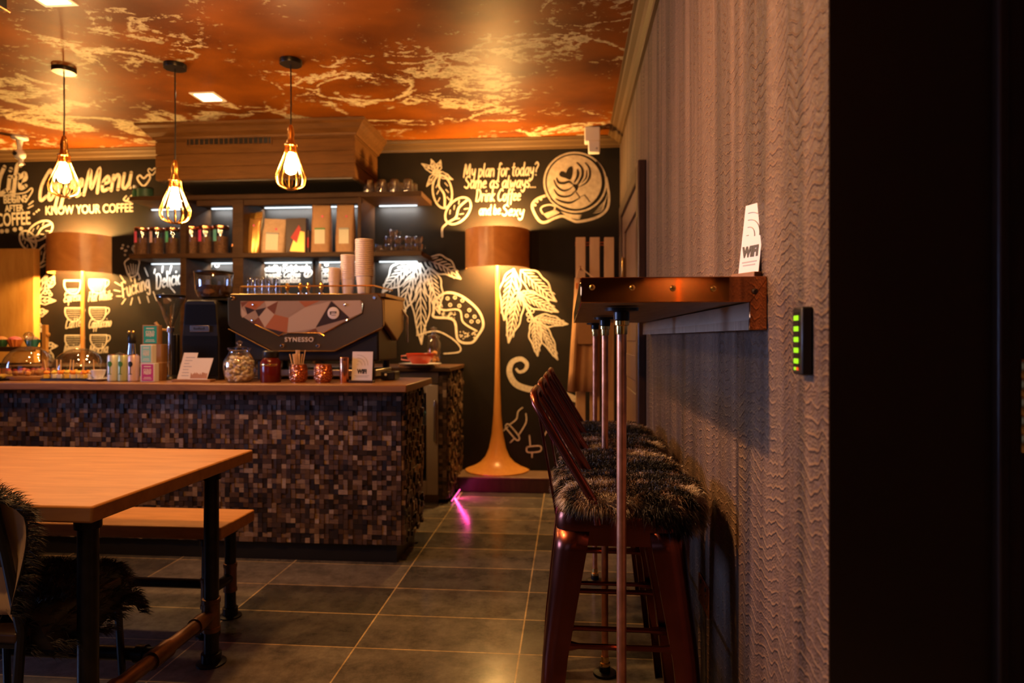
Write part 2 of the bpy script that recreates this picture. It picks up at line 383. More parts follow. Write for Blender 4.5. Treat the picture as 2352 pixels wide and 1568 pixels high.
# ---------------------------------------------------------------- text helpers
FONT = {}
for row in """a 58 50,50 30,60 8,35 15,5 35,5 50,35;50,60 48,15 58,0
b 55 12,100 8,50 8,5;8,30 28,60 48,35 35,3 8,10
c 48 45,50 28,60 6,32 18,3 45,10
d 58 48,40 28,60 6,30 18,2 40,8 48,35;52,100 48,40 50,5 58,0
e 50 8,32 42,38 30,60 8,38 14,5 46,10
f 38 45,92 30,100 20,75 16,-30;4,55 38,58
g 55 48,50 28,60 8,38 18,10 40,18 50,58;50,58 46,-20 25,-35 6,-20
h 55 12,100 8,0;8,35 30,60 44,45 44,0
i 22 10,58 10,8 20,0;11,82 13,87
k 50 12,100 8,0;42,60 10,28 46,0
l 24 12,100 8,20 18,0
m 82 8,60 8,0;8,35 25,60 38,45 38,0;38,35 55,60 70,45 72,0
n 56 8,60 8,0;8,35 30,60 45,45 47,0
o 54 30,60 8,42 10,10 28,0 48,20 46,48 30,60
p 54 8,60 8,-38;8,35 30,60 48,35 32,2 8,10
r 44 8,60 9,0;9,35 24,58 42,52
s 46 42,52 24,60 10,46 38,22 30,2 4,8
t 38 20,95 16,15 32,0;2,64 38,66
u 58 8,60 10,12 28,0 46,25 48,60;48,60 48,10 56,0
w 74 6,60 20,2 36,45 52,2 68,60
x 50 6,58 46,0;44,60 6,0
y 52 8,60 12,25 28,18 46,40 48,60;48,60 42,-15 22,-36 6,-22
z 50 6,58 44,58 8,2 46,2
M 95 6,0 20,100 44,20 74,100 84,0
C 68 66,85 45,100 8,50 25,2 66,14
S 62 58,88 32,100 12,74 52,36 36,0 4,12
D 74 14,98 10,0;6,96 45,95 66,55 45,5 8,0
F 58 16,98 10,0;6,98 60,100;12,52 46,54
L 58 34,100 12,60 8,5 30,0 58,8
E 60 56,92 30,100 12,78 34,54 8,25 28,0 58,12
A 75 4,0 36,100 44,95 62,0;16,36 58,38
O 74 40,100 10,60 18,8 42,0 66,40 58,88 40,100
W 98 6,98 24,0 48,80 68,0 92,98
P 56 16,98 10,0;8,96 42,98 52,76 36,54 14,52
T 60 4,96 62,100;34,98 28,0
? 50 6,84 28,100 48,78 26,45 26,26;25,5 28,1
. 20 8,3 11,0
, 20 12,5 6,-14
& 60 55,0 14,75 28,98 40,78 8,25 22,0 56,38""".split('\n'):
    k, adv, st = row.split(' ', 2)
    FONT[k] = (float(adv), [[tuple(map(float, p.split(','))) for p in s.split()] for s in st.split(';')])
def smooth_path(p, n=6, closed=False):
    if len(p) < 3 and not closed: return p
    out = []; N = len(p)
    for i in range(N if closed else N-1):
        g = lambda k: p[k % N] if closed else p[max(0, min(N-1, k))]
        a, b, c, d = g(i-1), g(i), g(i+1), g(i+2)
        for j in range(n):
            t = j/n
            out.append(tuple(.5*(2*b[q] + (c[q]-a[q])*t + (2*a[q]-5*b[q]+4*c[q]-d[q])*t*t + (3*b[q]-a[q]-3*c[q]+d[q])*t**3) for q in (0, 1)))
    if not closed: out.append(p[-1])
    return out
BW = 5.44                                                   # back wall plane
class Chalk:
    """brush strokes painted on the back wall, given as points in the picture frame and mapped onto the wall"""
    def __init__(s): s.mb = MB(); s.lift = .0015
    def pt(s, q): return P(q[0], q[1], BW - s.lift)
    def stroke(s, pts, wd, closed=False, smooth=True, taper=False):
        p = smooth_path(pts, 6, closed) if smooth else list(pts)
        N = len(p); L = []; Rr = []
        for i in range(N):
            a = p[i-1] if (i or closed) else p[0]; b = p[(i+1) % N] if (i < N-1 or closed) else p[-1]
            dx, dy = b[0]-a[0], b[1]-a[1]; h = math.hypot(dx, dy) or 1
            ww = wd/2
            if taper: u = i/max(1, N-1); ww *= .25 + .95*math.sin(math.pi*min(1, .08+u*.9))
            L.append((p[i][0]-dy/h*ww, p[i][1]+dx/h*ww)); Rr.append((p[i][0]+dy/h*ww, p[i][1]-dx/h*ww))
        v = [s.pt(q) for q in L] + [s.pt(q) for q in Rr]
        f = [(i, (i+1) % N, N+(i+1) % N, N+i) for i in range(N if closed else N-1)]
        s.mb.add(v, f)
        if not closed:
            for e in (p[0], p[-1]):
                if not taper: s.dot(e, wd/2, 8)
        s.lift += .00001
        return s
    def dot(s, c, r, n=12):
        s.mb.add([s.pt((c[0]+r*math.cos(2*math.pi*i/n), c[1]+r*math.sin(2*math.pi*i/n))) for i in range(n)], [tuple(range(n))]); return s
    def fill(s, pts, smooth=True):
        p = smooth_path(pts, 6, True) if smooth else pts
        s.mb.add([s.pt(q) for q in p], [tuple(range(len(p)))]); return s
    def ring(s, c, rx, ry, wd, rot=0, n=28):
        cr, sr = math.cos(R(rot)), math.sin(R(rot))
        return s.stroke([(c[0]+rx*math.cos(a)*cr-ry*math.sin(a)*sr, c[1]+rx*math.cos(a)*sr+ry*math.sin(a)*cr) for a in [2*math.pi*i/n for i in range(n)]], wd, True, False)
    def text(s, txt, x0, y0, x1, y1, size, wd, slant=.12):
        """hand lettering from (x0,y0) to (x1,y1) on its base line"""
        tot = sum(FONT[c][0] + 6 if c != ' ' else 34 for c in txt); L = math.hypot(x1-x0, y1-y0)
        kx = L / tot; ky = size / 100; ux, uy = (x1-x0)/L, (y1-y0)/L; cur = 0
        for c in txt:
            if c == ' ': cur += 34; continue
            adv, st = FONT[c]
            for poly in st:
                q = []
                for (a, b) in poly:
                    lx = (cur + a) * kx + b*ky*slant; ly = b*ky
                    q.append((x0 + ux*lx + uy*ly, y0 + uy*lx - ux*ly))
                s.stroke(q, wd)
            cur += adv + 6
        return s
    def leaf(s, b, t, wd, veins=5, lw=3, bend=0):
        dx, dy = t[0]-b[0], t[1]-b[1]; L = math.hypot(dx, dy); ux, uy = dx/L, dy/L; nx, ny = -uy, ux
        def q(u, v): return (b[0]+ux*L*u+nx*(v*wd+bend*math.sin(math.pi*u)), b[1]+uy*L*u+ny*(v*wd+bend*math.sin(math.pi*u)))
        us = [0, .12, .28, .45, .62, .8, 1]; vs_ = [0, .3, .47, .5, .4, .2, 0]; wob = [0, .04, -.04, .05, -.04, .03, 0]
        s.stroke([q(u, v+o) for u, v, o in zip(us, vs_, wob)], lw); s.stroke([q(u, -v+o) for u, v, o in zip(us, vs_, wob)], lw)
        s.stroke([q(0, 0), q(.5, .02), q(1, 0)], lw*.9)
        for i in range(veins):
            u = .1 + .72*i/veins
            s.stroke([q(u, .02), q(u+.09, .2), q(u+.17, .36*(1-u*.5))], lw*.75, taper=True); s.stroke([q(u, -.02), q(u+.09, -.2), q(u+.17, -.36*(1-u*.5))], lw*.75, taper=True)
        return s
    def bean(s, c, rx, ry, rot, lw=4):
        s.ring(c, rx, ry, lw, rot); cr, sr = math.cos(R(rot)), math.sin(R(rot))
        T = lambda a, b: (c[0]+a*cr-b*sr, c[1]+a*sr+b*cr)
        s.stroke([T(-rx, 0), T(-rx*.4, ry*.28), T(rx*.2, -ry*.15), T(rx, .0)], lw*1.1)
        for k in (-.5, -.1, .35): s.stroke([T(rx*k, ry*.35), T(rx*(k+.2), ry*.6)], lw*.5); s.stroke([T(rx*k, -ry*.4), T(rx*(k+.2), -ry*.62)], lw*.5)
        return s
    def build(s, name, label, m='chalk', parent=None):
        o = s.mb.build(name, M[m], parent, smooth=0)
        o['label'] = label; return o
def text_mesh(txt, size, m, name, parent=None, depth=.0004, align='CENTER', loc=(0, 0, 0), rot=(R(90), 0, 0), sx=1, bold=0, shear=0, space=1):
    cu = bpy.data.curves.new(name, 'FONT'); cu.body = txt; cu.size = size; cu.align_x = align; cu.extrude = depth; cu.offset = bold; cu.shear = shear; cu.space_character = space
    o = bpy.data.objects.new(name + '_curve', cu); C.objects.link(o)
    dg = bpy.context.evaluated_depsgraph_get(); dg.update()
    me = bpy.data.meshes.new_from_object(o.evaluated_get(dg)); bpy.data.objects.remove(o); bpy.data.curves.remove(cu)
    me.materials.clear(); me.materials.append(M[m])
    q = bpy.data.objects.new(name, me); C.objects.link(q); q.location = loc; q.rotation_euler = rot; q.scale = (sx, 1, 1)
    if parent: q.parent = parent
    return q
random.seed(7)
# ================================================================ THE SETTING
CEIL = 2.81; XW = .411; YN = 1.10
struct(MB().box(-5.2, 1.8, -2.6, 5.54, -.08, 0).build('floor', M['floor'], smooth=0))
struct(MB().box(-5.2, 1.8, -2.6, 5.54, CEIL, CEIL+.06).build('ceiling', M['ceiling'], smooth=0))
wall_back = struct(MB().box(-5.2, XW+.1, BW, BW+.1, 0, CEIL).build('wall_back', M['board'], smooth=0))
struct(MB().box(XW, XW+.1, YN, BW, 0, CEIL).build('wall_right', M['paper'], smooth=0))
struct(MB().box(XW+.001, .655, YN-.0015, YN+.1, 0, CEIL).box(.655, 1.8, YN, YN+.1, 2.3, CEIL).box(1.62, 1.8, YN, YN+.1, 0, 2.3).build('wall_near', M['croc'], smooth=0))
struct(MB().box(1.7, 1.8, -2.6, YN, 0, CEIL).build('wall_side', M['plaster'], smooth=0))
wl = MB()
for b in ((-2.6, .55, 0, CEIL), (3.25, BW, 0, CEIL), (.55, 3.25, 0, .85), (.55, 3.25, 2.62, CEIL)): wl.box(-5.2, -5.1, *b)
struct(wl.build('wall_left', M['plaster'], smooth=0))  # window opening out of view, assumed for the daylight
wr = MB()
for b in ((-5.1, -3.7, 0, CEIL), (-1.5, 1.7, 0, CEIL), (-3.7, -1.5, 0, .8), (-3.7, -1.5, 2.55, CEIL)): wr.box(b[0], b[1], -2.6, -2.5, b[2], b[3])
struct(wr.build('wall_rear', M['plaster'], smooth=0))  # opening behind the camera, added for the weak rear daylight
fr = MB()
for y in (.55, 1.45, 2.33, 3.2): fr.box(-5.16, -5.11, y, y+.05, .85, 2.62)
fr.box(-5.16, -5.11, .55, 3.25, .85, .9).box(-5.16, -5.11, .55, 3.25, 2.57, 2.62)
struct(fr.build('assumed_window_1', M['blackm']))  # assumed window frame, out of view
# cornices: stepped profile
CP = [(0, 0), (.018, 0), (.022, .014), (.04, .022), (.052, .044), (.078, .052), (.084, .066), (.10, .068), (.10, .076), (0, .076)]
struct(MB().prism([(BW - d, CEIL-.076+z) for d, z in CP], -5.1, XW, 'x').build('trim_1', M['crown'], smooth=20))
struct(MB().prism([(XW - d, CEIL-.076+z) for d, z in CP], YN, BW-.1, 'y').build('trim_2', M['crown'], smooth=20))
# deep dark skirting the right-hand lamp stands on
bb = struct(MB().box(-.87, XW, 5.17, BW, 0, .105).build('baseboard_back', M['darkwood'], bevel=.004))
o = MB().box(-.87, XW, 5.16, BW, .105, .12).build('skirting_cap', M['doorw'], bb, bevel=.005); o['label'] = 'paler moulded cap of the skirting'

# far door in the right wall
d1 = MB().box(XW-.012, XW+.001, 3.72, 4.82, 0, 2.06); d1.box(XW-.03, XW-.012, 3.72, 3.84, 0, 2.06); d1.box(XW-.03, XW-.012, 4.70, 4.82, 0, 2.06)
for z0, z1 in ((0, .2), (.95, 1.1), (1.93, 2.06)): d1.box(XW-.03, XW-.012, 3.84, 4.70, z0, z1)
d1.box(XW-.02, XW-.012, 3.92, 4.62, .28, .87); d1.box(XW-.02, XW-.012, 3.92, 4.62, 1.18, 1.85)
d1 = struct(d1.build('door_1', M['doorw'], bevel=.006))
MB().box(XW-.045, XW+.001, 3.6, 3.72, 0, 2.15).box(XW-.045, XW+.001, 4.82, 4.94, 0, 2.15).box(XW-.045, XW+.001, 3.72, 4.82, 2.06, 2.15).build('door_frame', M['darkwood'], d1, bevel=.008)
MB().tube([(XW-.05, 4.62, 1.02), (XW-.07, 4.62, 1.0), (XW-.07, 4.62, .80), (XW-.05, 4.62, .78)], .008).build('door_handle', M['brass'], d1)
MB().box(XW-.044, XW-.03, 4.69, 4.735, 1.62, 1.76).build('door_hinge', M['brass'], d1, bevel=.003)
# near dark door beside the crocodile wall covering
d2 = struct(MB().box(.70, 1.6, YN+.03, YN+.07, 0, 2.25).build('door_2', M['darkwood'], bevel=.004))
MB().box(.655, .672, YN-.02, YN+.1, 0, 2.32).box(.672, .70, YN-.006, YN+.1, 0, 2.32).box(1.6, 1.64, YN-.012, YN+.1, 0, 2.32).box(.70, 1.6, YN-.012, YN+.1, 2.27, 2.32).build('door_frame', M['darkwood'], d2, bevel=.004)
for zc in (1.095, .35, 1.95):
    hb = MB()
    for k in range(5): hb.lathe([(.0065, -.071+k*.0286), (.0075, -.069+k*.0286), (.0075, -.0445+k*.0286), (.0065, -.0425+k*.0286)], (.700, YN-.004, zc), 14)
    hb.box(.704, .74, YN+.024, YN+.031, zc-.07, zc+.07)
    hb.build('door_hinge', M['brass'], d2)

# ---------------------------------------------------------------- chalk murals painted on the back wall
random.seed(3)
ck = Chalk()
ck.text('My plan for today?', 1064, 407, 1236, 402, 30, 3.2); ck.build('chalk_lettering', 'cream hand lettering My plan for today? above the right-hand lamp', parent=wall_back)
ck = Chalk()
ck.text('Same as always...', 1066, 432, 1232, 430, 27, 3.2); ck.build('chalk_lettering', 'cream hand lettering Same as always... second line above the right-hand lamp', parent=wall_back)
ck = Chalk(); ck.text('Drink Coffee', 1092, 462, 1196, 460, 27, 3.2); ck.build('chalk_lettering', 'cream hand lettering Drink Coffee above the right-hand lamp', parent=wall_back)
ck = Chalk(); ck.text('and be', 1100, 493, 1150, 492, 22, 2.8); ck.text('Sexy', 1152, 494, 1203, 496, 24, 3.4); ck.build('chalk_lettering', 'cream hand lettering and be Sexy lowest of the four lines', parent=wall_back)
# latte cup seen from above
z = lambda *p: [(1220 + x*.1211, 340 + y*.1211) for x, y in p]
ck = Chalk()
ck.stroke(z((1420, 560), (1475, 900), (1440, 1150), (1250, 1310), (900, 1395), (740, 1350), (600, 1290), (450, 1325), (250, 1410), (130, 1350), (20, 1120), (90, 980), (290, 895)), 6)
ck.ring((1321, 418.5), 71, 68, 4.2, 8, 40); ck.fill([(1319 + 63*math.cos(R(a)), 418 + 62*math.sin(R(a))) for a in range(0, 360, 9)], False)
ck.stroke(z((220, 1240), (180, 1160), (230, 1100), (360, 1075), (450, 1110), (440, 1160)), 3.6); ck.fill(z((225, 1250), (450, 1165), (545, 1225), (310, 1335)), False)
for i in range(7): ck.stroke(z((560+i*22, 1205+i*17), (760+i*12, 1262+i*12), (960-i*6, 1268+i*13)), 1.6, taper=True)
for i in range(5): ck.stroke(z((1440-i*14, 880+i*60), (1400-i*20, 1000+i*50), (1300-i*30, 1100+i*34)), 1.6, taper=True)
for q in ((185, 970), (115, 1015), (75, 1080)): ck.dot(z(q)[0], 3)
cup = ck.build('chalk_drawing', 'large chalk drawing of a latte cup seen from above', 'chalkfill', wall_back)
kk = Chalk(); kk.lift = .0026
kk.fill(z((655, 470), (700, 380), (765, 345), (790, 400), (780, 520), (740, 600), (640, 565), (560, 540), (530, 490), (570, 440), (630, 452))); kk.fill(z((870, 390), (912, 470), (890, 570), (822, 660), (812, 640), (858, 520)))
kk.fill(z((790, 690), (890, 705), (862, 815), (830, 770)))
for q, w_ in ((((480, 560), (520, 650), (620, 665), (720, 640), (790, 695)), 5), (((430, 600), (480, 720), (600, 805), (720, 780), (800, 715)), 3.6), (((430, 780), (500, 880), (620, 922), (760, 890), (845, 795)), 4), (((460, 960), (600, 1020), (760, 1030), (925, 940)), 4.4),
              (((860, 270), (960, 380), (970, 520), (900, 660), (850, 700)), 4.4), (((1020, 270), (1100, 380), (1110, 530), (1040, 660), (900, 740)), 3.8), (((1050, 420), (1040, 560), (960, 660)), 2.4)): kk.stroke(z(*q), w_, taper=True)
kk.stroke(z((850, 830), (910, 930), (1010, 890), (1110, 1020)), 2, smooth=False)
kk.stroke(z((1240, 250), (1330, 420), (1365, 600), (1350, 780)), 5, taper=True); kk.stroke(z((360, 960), (520, 1080), (800, 1165), (1050, 1130), (1250, 980), (1310, 860)), 3, taper=True)
kk.build('latte_pattern', 'dark poured-heart pattern inside the drawn cup', 'board', cup)
# coffee cherry branch and beans
ck = Chalk(); ck.bean((1016, 440), 38, 22, 82, 4.5); ck.bean((1052, 484), 36, 23, -48, 4.5)
ck.stroke([(1028, 512), (1016, 524), (1016, 543)], 4.5)
for t in ((968, 376), (990, 366), (1012, 368), (1040, 412), (980, 428)): ck.leaf((1003, 396), t, 13, 2, 2.4)
ck.build('chalk_drawing', 'chalk drawing of two coffee beans under a leafy sprig', parent=wall_back)
# big leaves beside the shelves
ck = Chalk()
for b, t, wd in (((950, 596), (878, 672), 46), ((958, 600), (915, 735), 44), ((966, 604), (968, 790), 44), ((985, 615), (1010, 720), 40)): ck.leaf(b, t, wd, 7, 3.2)
ck.leaf((975, 596), (1058, 640), 40, 6, 3.5, -8); ck.stroke([(1010, 715), (1000, 680), (980, 640)], 4)
ck.stroke([(958, 770), (1000, 760), (1035, 775), (1056, 795), (1054, 808), (1020, 812)], 3.5)
ck.build('chalk_drawing', 'chalk drawing of large drooping coffee leaves under the side shelf', parent=wall_back)
ck = Chalk()
ck.stroke([(996, 715), (1000, 690), (1025, 672), (1060, 680), (1098, 712), (1110, 745), (1098, 770), (1082, 787), (1052, 780), (1042, 735), (998, 728)], 5.5, True)
ck.stroke([(1003, 704), (1020, 712), (1055, 712), (1064, 740), (1095, 760)], 4)
for p in ((1028, 685), (1045, 683), (1034, 700), (1055, 702), (1062, 690), (1078, 712), (1072, 725), (1090, 727), (1083, 738), (1098, 738)): ck.ring(p, 3.4, 3.4, 2.2, 0, 10)
for i in range(26): ck.dot((random.uniform(1006, 1050), random.uniform(716, 730)), random.uniform(1, 2.4), 7); ck.dot((random.uniform(1056, 1092), random.uniform(758, 778)), random.uniform(1, 2.4), 7)
ck.build('chalk_drawing', 'chalk drawing of a bitten spotted cake left of the lamp stem', parent=wall_back)
ck = Chalk()
for b, t, wd in (((1180, 618), (1158, 735), 44), ((1196, 620), (1278, 692), 44), ((1190, 672), (1282, 716), 34), ((1192, 668), (1168, 787), 36), ((1228, 730), (1304, 744), 26), ((1226, 735), (1235, 817), 28), ((1236, 738), (1281, 826), 26)): ck.leaf(b, t, wd, 7, 3.4)
ck.stroke([(1180, 618), (1192, 670), (1226, 735)], 5)
for p in ((1186, 668), (1194, 676), (1204, 672), (1214, 722), (1222, 714), (1216, 734)): ck.ring(p, 4.5, 4.5, 2.6, 0, 12)
ck.build('chalk_drawing', 'chalk drawing of a coffee branch with berries right of the lamp stem', parent=wall_back)
ck = Chalk()
sp = smooth_path([(1185, 846), (1193, 854), (1206, 849), (1210, 835), (1196, 824), (1176, 832), (1170, 855), (1184, 881), (1213, 893), (1246, 897), (1280, 900), (1328, 919)], 7)
L_, R_ = [], []
for i, p_ in enumerate(sp):
    a_, b_ = sp[max(0, i-1)], sp[min(len(sp)-1, i+1)]; dx_, dy_ = b_[0]-a_[0], b_[1]-a_[1]; h_ = math.hypot(dx_, dy_); w_ = 2.6 + 4.6*min(1, i/(len(sp)*.6))
    L_.append(ck.pt((p_[0]-dy_/h_*w_, p_[1]+dx_/h_*w_))); R_.append(ck.pt((p_[0]+dy_/h_*w_, p_[1]-dx_/h_*w_)))
ck.mb.add(L_ + R_, [(i, i+1, len(sp)+i+1, len(sp)+i) for i in range(len(sp)-1)])
ck.build('chalk_drawing', 'chalk drawing of a curling monkey tail right of the lamp', parent=wall_back)
ck = Chalk()
for q in ([(1200, 936), (1190, 945), (1186, 962), (1170, 975)], [(1208, 950), (1208, 970), (1192, 998)], [(1160, 980), (1168, 974), (1192, 1002), (1186, 1010), (1160, 980)], [(1155, 990), (1166, 980)], [(1172, 1016), (1182, 1006)],
          [(1216, 1000), (1218, 1024)], [(1210, 1026), (1240, 1024), (1240, 1036), (1212, 1038), (1210, 1026)], [(1222, 1038), (1222, 1050)], [(1235, 940), (1256, 950), (1262, 975), (1250, 1000)]): ck.stroke(q, 3.4)
ck.build('chalk_drawing', 'chalk drawing of two little gripping feet low beside the stools', parent=wall_back)
# left part of the wall: coffee menu
ck = Chalk(); ck.text('Coffee', 85, 462, 186, 452, 68, 6.8, .34); ck.build('chalk_lettering', 'big cream brush lettering Coffee behind the leftmost pendant', parent=wall_back)
ck = Chalk(); ck.text('Menu', 190, 448, 302, 430, 56, 7, .34); ck.build('chalk_lettering', 'big cream brush lettering Menu right of the leftmost pendant', parent=wall_back)
def wall_text(txt, px0, px1, py, hpx, label, bold=.0, rot=0, m='chalk'):
    k = K((px0+px1)/2, BW); size = hpx*k/.72
    o = text_mesh(txt, size, m, 'chalk_lettering', None, .0003, 'LEFT', (PX(px0, BW), BW-.0016, PZ(px0, py, BW)), (R(90), R(-rot), 0), 1, bold)
    wdt = o.dimensions.x or (max(v.co.x for v in o.data.vertices) - min(v.co.x for v in o.data.vertices))
    o.scale = ((PX(px1, BW)-PX(px0, BW))/wdt, 1, 1); o.parent = wall_back; o['label'] = label; return o
wall_text('KNOW YOUR COFFEE', 104, 305, 493, 20, 'cream double-line capitals KNOW YOUR COFFEE', .002, 1)
wall_text('BEGINS', 8, 62, 467, 17, 'small chalk capitals BEGINS in the slogan at far left', .002, 2)
wall_text('AFTER', 12, 55, 486, 15, 'small chalk capitals AFTER in the slogan at far left', .002, 2)
wall_text('COFFEE', -8, 70, 520, 30, 'bold chalk capitals COFFEE in the slogan at far left', .003, 3)
ck = Chalk(); ck.text('Life', -8, 446, 62, 432, 58, 9, .3); ck.stroke([(0, 450), (30, 446), (58, 442), (72, 432), (74, 440), (60, 462)], 3); ck.stroke([(66, 470), (76, 462)], 3); ck.stroke([(64, 478), (76, 472)], 3)
for p in ((16, 530), (34, 527), (48, 525), (78, 491), (84, 486), (89, 482), (4, 531)): ck.dot(p, 5 if p[1] > 500 else 2.4)
ck.build('chalk_lettering', 'chalk brush lettering Life with swirl and dots at far left', parent=wall_back)
ck = Chalk(); ck.bean((92, 530), 32, 19, -32, 4); ck.bean((64, 552), 24, 17, 58, 4); ck.bean((102, 586), 32, 17, -55, 4); ck.build('chalk_drawing', 'chalk drawing of three coffee beans left of the left lamp shade', parent=wall_back)
ck = Chalk()
for b, t in (((80, 692), (110, 624)), ((84, 690), (128, 690)), ((82, 720), (110, 714)), ((112, 660), (124, 632)), ((98, 795), (132, 794)), ((100, 800), (126, 832)), ((80, 745), (104, 762))): ck.leaf(b, t, 17, 3, 2.6)
for p in ((104, 672), (112, 670), (108, 664), (116, 676)): ck.ring(p, 3.6, 3.6, 2.2, 0, 10)
ck.build('chalk_drawing', 'chalk drawing of leaves and berries left of the left lamp stem', parent=wall_back)
names = [('Espresso', 148, 642, 146, 694, 42), ('Flat White', 205, 640, 202, 692, 55), ('Latte', 150, 705, 150, 754, 36), ('Cappuccino', 206, 704, 203, 754, 52), ('Americano', 150, 768, 146, 812, 40), ('Mocha', 208, 767, 204, 814, 44)]
for i, (nm, x, y, tx, ty, tw) in enumerate(names):
    ck = Chalk(); wd = 3.6 if i < 2 else 3
    ck.stroke([(x, y+2), (x, y+15), (x+6, y+26), (x+14, y+32), (x+27, y+32), (x+34, y+24), (x+37, y+14), (x+37, y+2)], wd, False); ck.stroke([(x, y+2), (x+37, y+2)], wd, False, False)
    ck.stroke([(x+37, y+3), (x+44, y+4), (x+44, y+12), (x+36, y+20)], wd*.8)
    lines = {0: [22, 25, 28], 1: [6, 9, 12, 15, 18, 21, 24, 27]}.get(i, [7, 12, 17, 22, 27])
    for q in lines:
        a = 3 + max(0, q-16)*.6; ck.stroke([(x+a, y+q), (x+37-a, y+q-.5)], 1.8 if i < 2 else 1.1, False, False)
    ck.text(nm, tx, ty, tx+tw, ty-5, 21, 2.3, .25); ck.build('chalk_drawing', f'chalk cup drawing with the word {nm} under it', parent=wall_back)
ck = Chalk()
ck.stroke([(286, 604), (290, 598), (300, 592), (312, 594), (320, 600), (318, 612), (314, 630), (302, 636), (294, 630), (288, 612)], 2.8, True)
for a, b in (((294, 610), (300, 630)), ((300, 606), (304, 630)), ((306, 606), (307, 630)), ((312, 608), (311, 628))): ck.stroke([a, b], 1.8)
for i in range(14): ck.ring((random.uniform(274, 312), random.uniform(558, 600)), 1.8, 1.8, 1, 0, 8)
ck.build('chalk_drawing', 'small chalk drawing of a cupcake with sprinkles', parent=wall_back)
ck = Chalk(); ck.text('Fucking', 282, 684, 346, 662, 34, 3.2, .2); ck.text('Delicious', 358, 664, 440, 646, 34, 3.4, .2)
for a, b in (((264, 648), (278, 656)), ((262, 666), (276, 669)), ((268, 680), (280, 680)), ((280, 698), (288, 686)), ((300, 700), (304, 684)), ((322, 696), (318, 682)), ((342, 694), (338, 680)), ((360, 690), (352, 670)), ((374, 674), (392, 690)), ((390, 658), (402, 672)), ((276, 632), (288, 650)), ((296, 628), (302, 646)), ((316, 624), (322, 640)), ((332, 615), (340, 634)), ((356, 618), (354, 628)), ((374, 612), (372, 626)), ((394, 610), (390, 624))): ck.stroke([a, b], 2.6)
ck.build('chalk_lettering', 'chalk lettering Fucking Delicious with rays around it, partly behind the shelving', parent=wall_back)
ck = Chalk()
for cx, cy, s, wd in ((330, 414, 13, 4), (349, 394, 8, 2.6)): ck.stroke([(cx, cy+s), (cx-s*1.1, cy-s*.2), (cx-s*.7, cy-s*.9), (cx, cy-s*.35), (cx+s*.8, cy-s), (cx+s*1.1, cy-s*.3)], wd, True)
ck.stroke([(290, 450), (284, 458), (290, 462)], 3.4); ck.stroke([(304, 448), (292, 460), (300, 464)], 3.4); ck.build('chalk_drawing', 'two little chalk hearts beside the word Menu', parent=wall_back)
ck = Chalk(); ck.text('Specialty Fairtrade', 585, 624, 712, 622, 15, 2.8); ck.text('Organic Coffee', 600, 638, 690, 636, 13, 2.2); ck.text('& Chocolate', 620, 650, 690, 648, 12, 2.2); ck.bean((708, 628), 10, 7, -40, 2)
ck.build('chalk_lettering', 'chalk lettering Specialty Fairtrade Organic Coffee behind the machine', parent=wall_back)
ck = Chalk(); ck.text('Espr', 735, 626, 757, 624, 12, 1.9); ck.text('Aero', 735, 638, 757, 636, 12, 1.9); ck.text('Pour', 735, 650, 757, 648, 12, 1.9); ck.ring((750, 606), 4, 4, 3, 0, 12)
ck.build('chalk_lettering', 'small chalk list of coffee kinds behind the paper cups', parent=wall_back)
ck = Chalk(); ck.fill([(470, 600), (474, 596), (484, 596), (488, 602), (486, 614), (480, 618), (472, 614)]); ck.ring((460, 608), 5, 5, 2.4, 0, 12); ck.ring((498, 608), 5, 5, 2.4, 0, 12)
ck.build('chalk_drawing', 'small chalk drawing of a pouring pot behind the bean hopper', parent=wall_back)
# ================================================================ LIGHTS THAT HANG OR STAND IN THE ROOM
def lathe_pts(pts, n=4): return smooth_path(pts, n)
def make_pendant(label, px, cage_top, cage_bot, first=None):
    Y = 3.755; x = PX(px, Y); zt = PZ(px, cage_top, Y); zb = PZ(px, cage_bot, Y); h = zt - zb
    t = thing('pendant_lamp', label, 'lamp', (x, Y, CEIL), 0, 'gold cage pendants over the counter')
    MB().lathe([(.062, -.026), (.064, -.022), (.064, -.001), (.06, 0)], n=28).build('canopy', M['blackm'], t)
    zc = zt - CEIL
    MB().tube([(0, 0, -.02), (.002, 0, zc*.5), (0, 0, zc+.14)], .0042, 8).build('cord', M['black'], t)
    MB().lathe([(.006, zc+.148), (.012, zc+.14), (.017, zc+.12), (.021, zc+.09), (.018, zc+.07), (.023, zc+.045), (.026, zc+.04), (.026, zc+.025), (.021, zc+.02), (.021, zc), (.017, zc-.015)], n=20).build('socket', M['gold'], t)
    cg = MB(); prof = lathe_pts([(.030, zc+.03), (.036, zc-.02), (.066, zc-h*.45), (.083, zc-h*.68), (.070, zc-h*.90), (.02, zc-h)], 5)
    for k in range(12):
        a = 2*math.pi*k/12; cg.tube([(r*math.cos(a), r*math.sin(a), z) for r, z in prof], .0036, 6)
    cg.tube([(.031*math.cos(q), .031*math.sin(q), zc+.028) for q in [R(i*20) for i in range(18)]], .0065, 8, True)
    cg.lathe([(0, zc-h-.004), (.022, zc-h-.002), (.024, zc-h+.003), (0, zc-h+.006)], n=16)
    cg.build('cage', M['gold'], t)
    MB().lathe(lathe_pts([(.014, zc), (.017, zc-.02), (.031, zc-h*.32), (.036, zc-h*.44), (.026, zc-h*.57), (.004, zc-h*.62)], 5), n=20).build('light_bulb', M['bulb'], t)
    return t
make_pendant('gold cage pendant furthest left, in front of the word Coffee', 147, 368, 452)
make_pendant('lowest gold cage pendant, in front of the jars on the shelf', 402, 425, 513)
make_pendant('gold cage pendant in front of the wooden bulkhead, right of the other two', 668, 345, 435)

